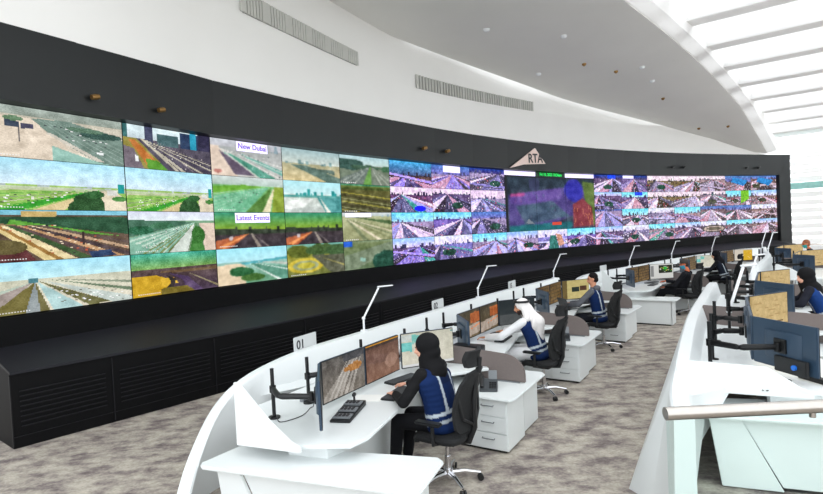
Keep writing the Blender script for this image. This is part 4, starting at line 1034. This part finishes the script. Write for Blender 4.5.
        for s_ in (-1, 1):
            limb(hm, [H(s_*.07, -.02, -.03), H(s_*.1, -.03, -.13), sh[0 if s_ < 0 else 1]+Vector((-s_*.05, -.04, .04))], [.04, .05, .05])
        limb(hm, [H(0, -.07, -.03), H(0, -.1, -.15), chest+Vector((0, -.13, .06)), chest+Vector((0, -.14, -.18))], [.085, .1, .1, .07], 14)
        hm.ball(chest+Vector((0, -.11, .04)), (.16, .06, .14), tw, 14)
        oh = hm.build('headcloth', cloth_m, t); remesh(oh, .011, 3)
        paint(oh, lambda c: np.tile(np.array((232, 228, 226.)), (len(c), 1)))
        rr = MB(); rp = [H(.095*math.cos(a), -.025+.109*math.sin(a), .075+.02*math.sin(a)) for a in [2*math.pi*k/24 for k in range(25)]]; rr.tube(rp, .0085, 8); rr.tube([p+HM @ Vector((0, 0, .016)) for p in rp], .0085, 8)
        rr.build('headband', black, t, smooth=True)
    else:
        hm.ball(H(0, -.028, .045), (.08, .092, .088), HM, 18); hm.ball(H(0, -.05, -.01), (.074, .066, .07), HM, 14)
        oh = hm.build('hair', cloth_m, t); remesh(oh, .011, 3); paint(oh, lambda c: np.tile(hairc.astype(float), (len(c), 1))+np.sin(c[:, :1]*300)*6)
        if P['headwear'] == 'cap':
            cp = MB(); cp.ball(H(0, -.02, .07), (.09, .104, .07), HM, 16); cp.ball(H(0, .1, .06), (.06, .06, .01), HM, 12)
            oh = cp.build('cap', cloth_m, t); remesh(oh, .01, 2); hc = np.array(P['hc'], float); paint(oh, lambda c: np.tile(hc, (len(c), 1)))
    if P.get('hood'):
        hd = MB(); hd.ball(neck+Vector((0, -.07, -.03)), (.13, .07, .06), tw, 14); oh = hd.build('hood', cloth_m, t); remesh(oh, .012, 3); hc2 = np.array(P['top'], float); paint(oh, lambda c: np.tile(hc2, (len(c), 1)))
    return t

# ------------------------------------------------------------------ stations
MONS = [((-1.64, .36), (-1.17, .78)), ((-1.15, .79), (-.48, .80)), ((-.46, .80), (.19, .81)), ((.21, .80), (.78, .40))]
def station(fr, nm, kinds, lab, end=False, cab=True, mbot=.83, signtxt=None, signlb=None, person_P=None, chair=None, monlabs=None, arms=True, details=True, grp='', mons=(0, 1, 2, 3), lampu=(1.0, 0), lamp_lb=None, short=False, fintop=1.27, signu=-.12, lamps=1, finn=1.03):
    """lab: phrase naming the station; used inside every label"""
    if end:
        fr.put(get('table', table_proto), 0, 0, 0, 0, 'low white end table with splayed panel base '+lab['end'], 'table')
    dk = get(('desk', short), desk_proto, .76, short) if not end else desk_proto(.76, short)
    if end: fin(dk, fintop, .76, finn)
    fr.put(dk, 0, 0, 0, 0, 'white console desk with angled edge '+lab['at'], 'desk', 'console desks')
    if cab:
        fr.put(get('cab', cab_proto), 0, 0, 0, 0, 'low white side cabinet with three drawers '+lab['right'], 'cabinet', 'side cabinets')
        fr.put(get('divider', divider_proto), 0, 0, 0, 0, 'taupe privacy screen with rounded corner '+lab['right'], 'privacy screen', 'privacy screens')
    
    for j in mons:
        a, b = Vector(MONS[j][0]), Vector(MONS[j][1]); d_ = b-a; m = (a+b)/2
        mo = monitor(mon_canvas(kinds[j], j), W=round(min(.68, d_.length-.004), 2))
        ang = math.atan2(d_.y, d_.x)
        fr.put(mo, m.x, m.y, mbot, ang, monlabs[j], 'monitor', 'monitors '+lab['at'])
        nn = Vector((-math.sin(ang), math.cos(ang))); mid = m+nn*.085
        if arms:
            pu = Vector([(-1.44, 1.13), (-.98, 1.13), (-.1, 1.13), (.62, 1.0)][j]); tgt = mid-pu; hh = mbot+.2
            kn = tgt*.5+(Vector((-.13, .02)) if j == 0 else Vector((.05, .04)))
            add_arm(mo, (m.x, m.y, mbot), .76, ang, .46, [(pu.x, pu.y, hh), (pu.x+kn.x, pu.y+kn.y, hh), (mid.x, mid.y, hh)])
    if details:
        fr.put(get('kb', keyboard_proto), -.4, .46, .76, .12, 'black keyboard nearer the desk edge '+lab['at'], 'keyboard', 'keyboards')
        fr.put(get('kb', keyboard_proto), .06, .64+.05, .76, -.2, 'black keyboard nearer the right-hand monitor '+lab['at'], 'keyboard', 'keyboards')
        fr.put(get('mouse', mouse_proto), .32, .5, .76, 0, 'black mouse on the desk '+lab['at'], 'mouse', 'mice')
    if cab:
        fr.put(get('phone', phone_proto), .58, -.12, .6, -1.2, 'dark desk phone on the low side cabinet '+lab['right'], 'phone', 'desk phones')
    nS, hS = on_shell(SHELLS[nm], fr, lampu[0]) if not lampu[1] else (lampu[1], .76+fr.C.z); fr.put(get('lamp', lamp_proto), lampu[0], nS, hS-fr.C.z, -fr.t+rad(28), lamp_lb or 'white angled desk lamp rising behind the monitors '+lab['at'], 'lamp', 'white desk lamps').scale = (lamps,)*3
    if signlb:
        nS, hS = on_shell(SHELLS[nm], fr, signu); o = sign(signtxt, signlb); fr.put(o, signu, nS+.085, hS-.07, rad(4))
    if chair is not None:
        fr.put(get('chair', chair_proto), chair[0], chair[1], 0, chair[2], 'black high-backed task chair '+lab['chair'], 'chair', 'task chairs')
    if person_P:
        p = person(None, person_P); fr.put(p, person_P['at'][0], person_P['at'][1], 0, person_P.get('rz', 0), person_P['label'], 'person')
F1 = Frame((.38, 5.38), 58); F2 = Frame((1.9, 7.75), 56); F3 = Frame((3.64, 10.28), 54)
F4 = Frame((6.78, 13.3), 42); F5 = Frame((9.4, 15.75), 43); F6 = Frame((11.9, 17.9), 39); F7 = Frame((14.6, 19.9), 35)
ZR = .25
R1 = Frame((4.38, 5.31), 58, ZR); R2 = Frame((6.2, 7.85), 54, ZR); R3 = Frame((10.1, 12.2), 47, ZR); R4 = Frame((11.6, 14.9), 46, ZR)

# curved desk-back walls
def shell(name, path, lb, zb=0, inner=.765, n=4, flare=.5, lip0=0, lipw=.5):
    D = catmull(path, n)
    mb = MB()
    arc = [0]
    for i in range(1, len(D)): arc.append(arc[-1]+(D[i]-D[i-1]).length)
    def prof(i):
        h = D[i].z; zi = min(inner, h-.01); k = min(1, max(0, (arc[i]-lip0)/lipw)); q = -.065
        if k < 1: return [(q, zb+(zi-.05-zb)*k), (q-(.34+q)*k, zi-.02*(1-k)), (q-.055*k, zi+(h-.03-zi)*.3*(1-k)+.015*k), (-.065, h-.02), (-.05, h), (.05, h), (.07, h-.02), (.09+(flare-.09)*k, zb), (.06+(flare-.18)*k, zb), (-.02, zb+(min(.6, h-.03)-zb)*k)]
        return [(-.34, zi-.05), (-.34, zi), (-.12, zi+.015 if h > inner+.1 else zi), (-.065, h-.02), (-.05, h), (.05, h), (.07, h-.02), (flare, zb), (flare-.12, zb), (-.02, min(.6, h-.03))]
    rg = []
    for i, p in enumerate(D):
        n2 = normal2(D, i); rg.append([(p.x+n2.x*o-path[0][0], p.y+n2.y*o-path[0][1], z) for o, z in prof(i)])
    mb.rings(rg); o = mb.build(name, white, smooth=True); o.location = (path[0][0], path[0][1], 0)
    tag(o, lb, 'desk wall'); return D
def w2(F, u, n, h): p = F.w(u, n); return (p.x, p.y, h)
SH1 = shell('desk_backing', [(-2.16, 4.5, .03), (-2.14, 4.85, .4), (-2.02, 5.15, .76), (-1.83, 5.45, .95), (-1.55, 5.9, 1.04), w2(F1, 0, 1.88, 1.08), w2(F1, .9, 1.86, 1.08), w2(F2, -.9, 1.85, 1.08), w2(F2, .2, 1.85, 1.08), w2(F3, -1.4, 1.85, 1.08), w2(F3, 0, 1.85, 1.08), w2(F3, 1.2, 1.8, 1.08), w2(F3, 2.5, 1.75, 1.08)],
    'long white curved desk back wall running behind the nearest three front row stations', flare=.3, lip0=1.5, lipw=.4)
SH2 = shell('desk_backing', [w2(F4, -2.6, 1.2, .1), w2(F4, -2.3, 1.55, .7), w2(F4, -1.6, 1.85, 1.02), w2(F4, 0, 1.87, 1.08), w2(F5, -1.2, 1.85, 1.08), w2(F5, .5, 1.85, 1.08), w2(F6, -.8, 1.85, 1.08), w2(F6, .6, 1.85, 1.08), w2(F7, 0, 1.85, 1.08), w2(F7, 1.5, 1.7, 1.05)],
    'white curved desk back wall behind the far stations of the front row')
SH3 = shell('desk_backing', [(1.9, 3.7, .98), (2.02, 4.0, 1.06), (2.25, 4.4, 1.13), (2.78, 5.3, 1.2), (3.45, 6.4, 1.24), (4.3, 7.7, 1.25), (5.1, 8.92, 1.25), (5.4, 9.35, 1.25)],
    'white curved desk wall along the aisle in front of the nearest right-hand stations', 0, .765+ZR, lip0=.5, lipw=.3, flare=.46)
SH4 = shell('desk_backing', [(7.25, 11.0, .3), (7.45, 11.35, .8), (7.8, 11.85, 1.15), (8.3, 12.4, 1.28), (9.3, 13.6, 1.33), (10.2, 14.9, 1.33), (11.2, 16.6, 1.33), (12.2, 18, 1.33)],
    'white curved desk wall of the farther right-hand stations with an arched end', 0, .765+ZR)
def on_shell(D, F, u):
    Mi = F.M.transposed(); return min(((abs((Mi @ (Vector((p.x, p.y, 0))-Vector((F.C.x, F.C.y, 0)))).x-u), (Mi @ (Vector((p.x, p.y, 0))-Vector((F.C.x, F.C.y, 0)))).y, p.z) for p in catmull([tuple(q) for q in D], 6)), key=lambda q: q[0])[1:]

# raised floor of the right-hand row
o = MB().prism([(1.1, -3), (1.35, 2.0), (1.8, 3.5), (2.1, 4.1), (2.8, 5.3), (4.3, 7.7), (5.4, 9.3), (7.3, 11.0), (8.3, 12.4), (11.2, 16.6), (14, 20), (34, 20), (34, -3)], 0, ZR).build('floor_raised', carpet_m); tag(o, kind='structure')
# step nosing at the platform edge near the camera

VEST = (15, 38, 82)
def base_pose(**k):
    P = dict(hip=(0, 0, .6), chest=(0, .12, .99), head=(-.02, .24, 1.27), elbow=((-.31, .3, .83), (.31, .28, .83)), wrist=((-.12, .56, .805), (.14, .56, .805)),
             knee=((-.12, .44, .56), (.12, .44, .56)), ankle=((-.12, .5, .1), (.12, .5, .1)), at=(0, 0), skin=(196, 150, 124), top=(24, 24, 26), legs=(22, 22, 26), vest=VEST, headwear='hair', hc=(22, 22, 24), pitch=-.2)
    P.update(k); return P
PW1 = base_pose(at=(-.46, -.1), bulk=1.14, chest=(-.01, .08, 1.0), head=(-.04, .14, 1.29), elbow=((-.34, .22, .84), (.3, .3, .84)), wrist=((-.06, .5, .805), (.3, .58, .805)), headwear='hijab', yaw=.45, skin=(222, 168, 144), sw=.19,
    hand=((.5, .9, -.1), (-.2, 1, -.15)), label='person in black headscarf and blue vest with grey stripes at the nearest desk')
PM2 = base_pose(at=(-.34, -.05), chest=(0, .12, .98), head=(-.06, .21, 1.25), elbow=((-.34, .42, .86), (.28, .4, .86)), wrist=((-.22, .7, .81), (.34, .66, .81)), headwear='ghutra', beard=True, yaw=.55, robe=True, top=(228, 228, 230), legs=(226, 226, 228), cuff=.05, skin=(190, 136, 106),
    hand=((-.1, 1, -.12), (-.3, 1, -.12)), label='bearded person in white headcloth, white robe and blue vest at a desk')
PM3 = base_pose(at=(-.24, -.08), chest=(0, .06, 1.03), head=(0, .1, 1.33), elbow=((-.34, .28, .88), (.28, .26, .86)), wrist=((-.16, .58, .83), (.1, .6, .83)), yaw=.35, hood=True, top=(92, 94, 100), legs=(28, 30, 38), hairc=(26, 22, 22), skin=(206, 146, 116),
    label='person with short black hair, grey hooded jacket and blue vest at a desk')
PM4 = base_pose(at=(.05, -.12), hip=(0, .08, .58), chest=(0, -.06, .96), head=(0, -.02, 1.26), elbow=((-.3, .1, .74), (.3, .14, .76)), wrist=((-.12, .4, .68), (.14, .5, .81)), knee=((-.12, .5, .56), (.12, .5, .56)), ankle=((-.12, .78, .1), (.12, .82, .1)), yaw=.6, headwear='cap', hc=(70, 66, 64), mask=(60, 160, 190), vest=None, top=(26, 27, 32), legs=(24, 25, 30), hairc=(60, 52, 48), skin=(214, 120, 84),
    label='person in grey cap, dark jacket and light blue face mask leaning back')
PW5 = base_pose(at=(0, -.05), headwear='hijab', yaw=.6, hc=(18, 18, 22), top=(22, 24, 30), vest=(24, 30, 44), sw=.18, label='person in black headscarf and dark vest beyond the person in grey cap')
PR2 = base_pose(at=(-.2, -.02), chest=(0, .16, .95), head=(-.04, .25, 1.2), elbow=((-.33, .3, .83), (.3, .3, .83)), wrist=((-.2, .58, .805), (.1, .58, .805)), headwear='hijab', yaw=.5, skin=(224, 172, 148), top=(30, 32, 42), vest=(24, 58, 118), sw=.17,
    label='person in black headscarf and dark top with blue strap, right-hand row')
PR4 = base_pose(at=(0, .0), yaw=.5, mask=(40, 170, 170), hairc=(150, 96, 70), skin=(200, 120, 84), top=(44, 42, 44), legs=(30, 30, 34), vest=None, label='person with brown hair and teal face mask far back in the right-hand row')

SHELLS = {'1': SH1, '2': SH1, '3': SH1, '4': SH2, '5': SH2, '6': SH2, 'r1': SH3, 'r2': SH3, 'r3': SH4, 'r4': SH4}
def L(at, end, right, ch): return dict(at=at, end=end, right=right, chair=ch)
def mlab(pos, ds): return ['%s, %s' % (d, pos) for d in ds]
station(F1, '1', ['dark', 'cam1', 'cam2', 'map'], L('at the nearest front row station', 'in the foreground left of the nearest desk', 'right of the nearest seated person', 'of the person in the nearest black headscarf'), end=True, signtxt='01', signlb='grey plate reading 01 on the nearest desk wall',
    person_P=PW1, chair=(-.46, -.13, .0), monlabs=mlab('at the nearest front row station', ['leftmost monitor seen edge on', 'monitor showing a grey brown road camera view', 'monitor showing a reddish brown dusk view', 'monitor showing a pale map with teal patches']), lampu=(.92, 0), details=True)
station(F2, '2', ['dark', 'yard', 'yard', 'dark'], L('at the station of the person in white', 'left', 'right of the person in white headcloth', 'of the person in white robe'), signtxt='02', signu=.2, signlb='grey plate reading 02 on the desk wall', lampu=(1.62, 0),
    person_P=PM2, chair=(-.36, -.12, -.1), monlabs=mlab('in front of the person in white', ['blue backed monitor seen from behind', 'left middle monitor with an orange yard view', 'right middle monitor with an orange yard view', 'dark grey blank looking monitor']))
station(F3, '3', ['dark', 'archive', 'archive', 'yellow'], L('at the grey jacket person\'s station', 'left', 'right of the person in grey jacket', 'of the person in grey hooded jacket'), signtxt='15', signu=.2, signlb='grey plate reading 15 behind the dark monitor of the second station', lampu=(2.3, 0),
    person_P=PM3, chair=(-.26, -.16, -.15), monlabs=mlab('in front of the person in grey jacket', ['blue backed monitor seen from behind', 'left middle monitor with a brown image', 'right middle monitor with a brown image', 'monitor with a pale yellow image']))
station(F4, '4', ['dark', 'archive', 'archive', 'list'], L('at the capped person\'s station', 'left of the person in grey cap', 'right of the person in grey cap', 'of the person in grey cap'), end=True, signtxt='', lampu=(1.35, 0), signlb='blank looking pale plate at the start of the far front desks',
    person_P=PM4, chair=(.05, -.22, -.1), monlabs=mlab('in front of the person in cap', ['dark monitor seen from behind', 'left middle monitor with a brown image', 'right middle monitor with a brown image', 'white monitor with a dark panel of coloured marks']))
station(F5, '5', ['dark', 'archive', 'archive', 'map'], L('at the fifth front row station', 'x', 'right of the fifth seated person', 'of the person in dark headscarf and vest'),
    person_P=PW5, chair=(.02, -.16, 0), monlabs=mlab('at the fifth front row station', ['dark monitor seen from behind', 'left middle monitor with a brown image', 'right middle monitor with a brown image', 'monitor with a pale map']), details=False)
station(F6, '6', ['archive', 'archive', 'archive', 'gold'], L('at the sixth front row station', 'x', 'at the sixth front row station', 'x'),
    monlabs=mlab('at the sixth front row station', ['leftmost monitor', 'left middle monitor with a brown image', 'right middle monitor with a brown image', 'monitor with white and golden yellow halves']), details=False)
station(R1, 'r1', ['tan', 'tan', 'tan', 'tan'], L('at the nearest right-hand station', 'behind the glass in the right foreground', 'at the nearest right-hand station', 'x'), end=True,
    monlabs=mlab('at the nearest right-hand station', ['large blue backed monitor seen from behind', 'left middle monitor seen edge on', 'right middle monitor seen edge on', 'monitor with a beige screen facing the camera']), lampu=(.67, 1.0), lamps=1.3, details=False, short=True, fintop=1.0, finn=1.36)
station(R2, 'r2', ['tan', 'archive', 'tan', 'tan'], L('at the right-hand headscarf person\'s station', 'x', 'at the second right-hand station', 'of the person in the right-hand row'),
    person_P=PR2, chair=(-.16, -.12, 0), monlabs=mlab('at the second right-hand station', ['blue backed monitor seen from behind', 'left middle monitor seen edge on', 'right middle monitor with a tan image', 'monitor with a tan image']), details=True, short=True, lampu=(.6, 1.0), lamps=1.2)
station(R3, 'r3', ['dark', 'tan', 'tan', 'tan'], L('at the third right-hand station', 'of the third right-hand station', 'at the third right-hand station', 'x'), end=True, fintop=1.1,
    monlabs=mlab('at the third right-hand station', ['dark monitor seen from behind', 'left middle monitor with a tan image', 'right middle monitor with a tan image', 'monitor with a beige image']), details=False)
station(R4, 'r4', ['dark', 'tan', 'tan', 'tan'], L('at the fourth right-hand station', 'x', 'at the fourth right-hand station', 'of the farthest right-hand person'), cab=False,
    person_P=PR4, monlabs=mlab('at the fourth right-hand station', ['monitor with a teal edge', 'left middle monitor with a tan image', 'right middle monitor with a tan image', 'monitor with a beige image']), details=False)

# single things on the nearest desks
cp_ = panel_proto(); cp_.scale = (.95, 1.75, 1.1)
F1.put(cp_, -1.06, .56, .76, rad(-70), 'black control panel with grey key rows and a small joystick on the nearest desk', 'control panel')
F1.put(tissue_proto(), 1.3, .32, .6, .3, 'white tissue box behind the nearest privacy screen', 'tissue box')
F3.put(laptop_proto(), -.35, .45, .76, .9, 'dark tablet on a stand in front of the person in grey jacket', 'tablet')
F4.put(laptop_proto(), .62, .1, .6, rad(-60), 'grey laptop with lit lilac screen right of the person in cap', 'laptop')
def sheet(F, u, n, rz, lb): 
    o = MB().box((0, 0, .0015), (.21, .297, .002)).build('paper_sheet', paper); F.put(o, u, n, .76, rz, lb, 'paper')
sheet(F1, -.62, .66, .4, 'loose white paper sheet on the nearest desk beside the keyboard')
def cable(F, pts, lb, r=.004, z=None):
    P = [F.w(*p) for p in pts]; o0 = P[0]; D = catmull([tuple(p-o0) for p in P], 6)
    o = MB().tube(D, r, 6).build('cable', black, smooth=True); o.location = o0; tag(o, lb, 'cable', 'cables on the desks')
cable(F1, [(-1.44, 1.1, .775), (-1.5, .98, .765), (-1.3, .92, .765), (-1.1, 1.0, .765), (-1.16, .9, .82), (-1.2, .85, .95)], 'black cable looping from the leftmost monitor arm on the nearest desk')
cable(F1, [(-1.44, 1.13, .78), (-1.62, 1.1, .765), (-1.66, 1.3, .765), (-1.4, 1.35, .765)], 'thin black cable curling behind the leftmost arm on the nearest desk')
cable(R1, [(-1.9, .75, .765), (-1.7, .9, .765), (-1.5, .8, .765), (-1.5, .55, .765), (-1.75, .62, .765), (-1.9, .73, .765)], 'thin black cable lying on the nearest right-hand desk')
for o in list(sc.objects):
    if str(o.get('label', '')).startswith('large blue backed'):
        b_ = MB().box((-.12, .07, .06), (.3, .035, .13)).build('docking_box', black, o, bevel=.004)
        MB().tube([(-.17, .085, .06), (-.17, .105, .06)], .022, 10).build('connector', bluek, b_, smooth=True)
# flat box and connector panel below the big blue monitor
o = empty('power_strip'); MB().box((0, 0, .02), (.5, .06, .04)).build('housing', black, o, bevel=.004); MB().box((.1, -.0, .045), (.04, .03, .012)).build('socket', darkgrey, o)
R1.put(o, -1.55, .3, .76, rad(42), 'black power strip on the desk below the large blue monitor', 'power strip')
# second desk item: computer box beside dividers
o = empty('computer_tower'); MB().box((0, 0, .17), (.17, .4, .34)).build('case', black, o, bevel=.006); MB().box((0, -.201, .2), (.12, .006, .2)).build('front_panel', darkgrey, o)
F1.put(o, 1.2, .42, .6, .0, 'black computer case behind the nearest privacy screen', 'computer')

# ------------------------------------------------------------------ glass balustrade with steel handrail next to the camera
t = empty('balustrade', (1.6, 2.1, 0), 0, 'steel handrail on a clear glass panel in the right foreground', 'railing')
MB().tube([(-.6, 0, 1.614), (1.4, 0, 1.614)], .0265, 24).build('handrail', steel, t, smooth=True)
MB().box((.4, 0, .82), (1.99, .012, 1.54)).build('glass_panel', balglass, t)
mb = MB()
for k in range(4):
    z = 1.02-.0+.0*k
mk = mat('yellow_chevrons', (226, 214, 140), .6)
for k in range(5):
    z = 1.24-.022*k-.02
    mb.extr([(-.575, -.0068, z), (-.563, -.0068, z-.006), (-.551, -.0068, z), (-.551, -.0068, z+.006), (-.563, -.0068, z), (-.575, -.0068, z+.006)], (0, -.0008, 0))
mb.build('chevron_sticker', mk, t)
for x in (0, .9): MB().tube([(x, 0, 1.57), (x, 0, 1.6)], .012, 10).build('rail_bracket', steel, t, smooth=True)
MB().box((.4, 0, .03), (2.0, .06, .06)).build('base_channel', steel, t)
# ------------------------------------------------------------------ camera, light
cam = bpy.data.cameras.new('camera'); co = bpy.data.objects.new('camera', cam); COL.objects.link(co)
cam.sensor_width = 36; cam.lens = 36*520/823; cam.clip_end = 300
Pp, Rr = rad(1.52), rad(2.82)
M = Matrix.Rotation(math.pi/2-Pp, 3, 'X') @ Matrix.Rotation(Rr, 3, 'Z').inverted()
M4 = M.to_4x4(); M4.translation = (0, 0, 2.4); co.matrix_world = M4
sc.camera = co
w = bpy.data.worlds.new('daylight'); sc.world = w; w.use_nodes = True
bg = w.node_tree.nodes['Background']; bg.inputs[0].default_value = (.93, .97, 1, 1); bg.inputs[1].default_value = 2.0
sc.view_settings.view_transform = 'Standard'; sc.view_settings.look = 'None'; sc.view_settings.exposure = .15; sc.view_settings.gamma = 1
sc.view_settings.use_curve_mapping = False
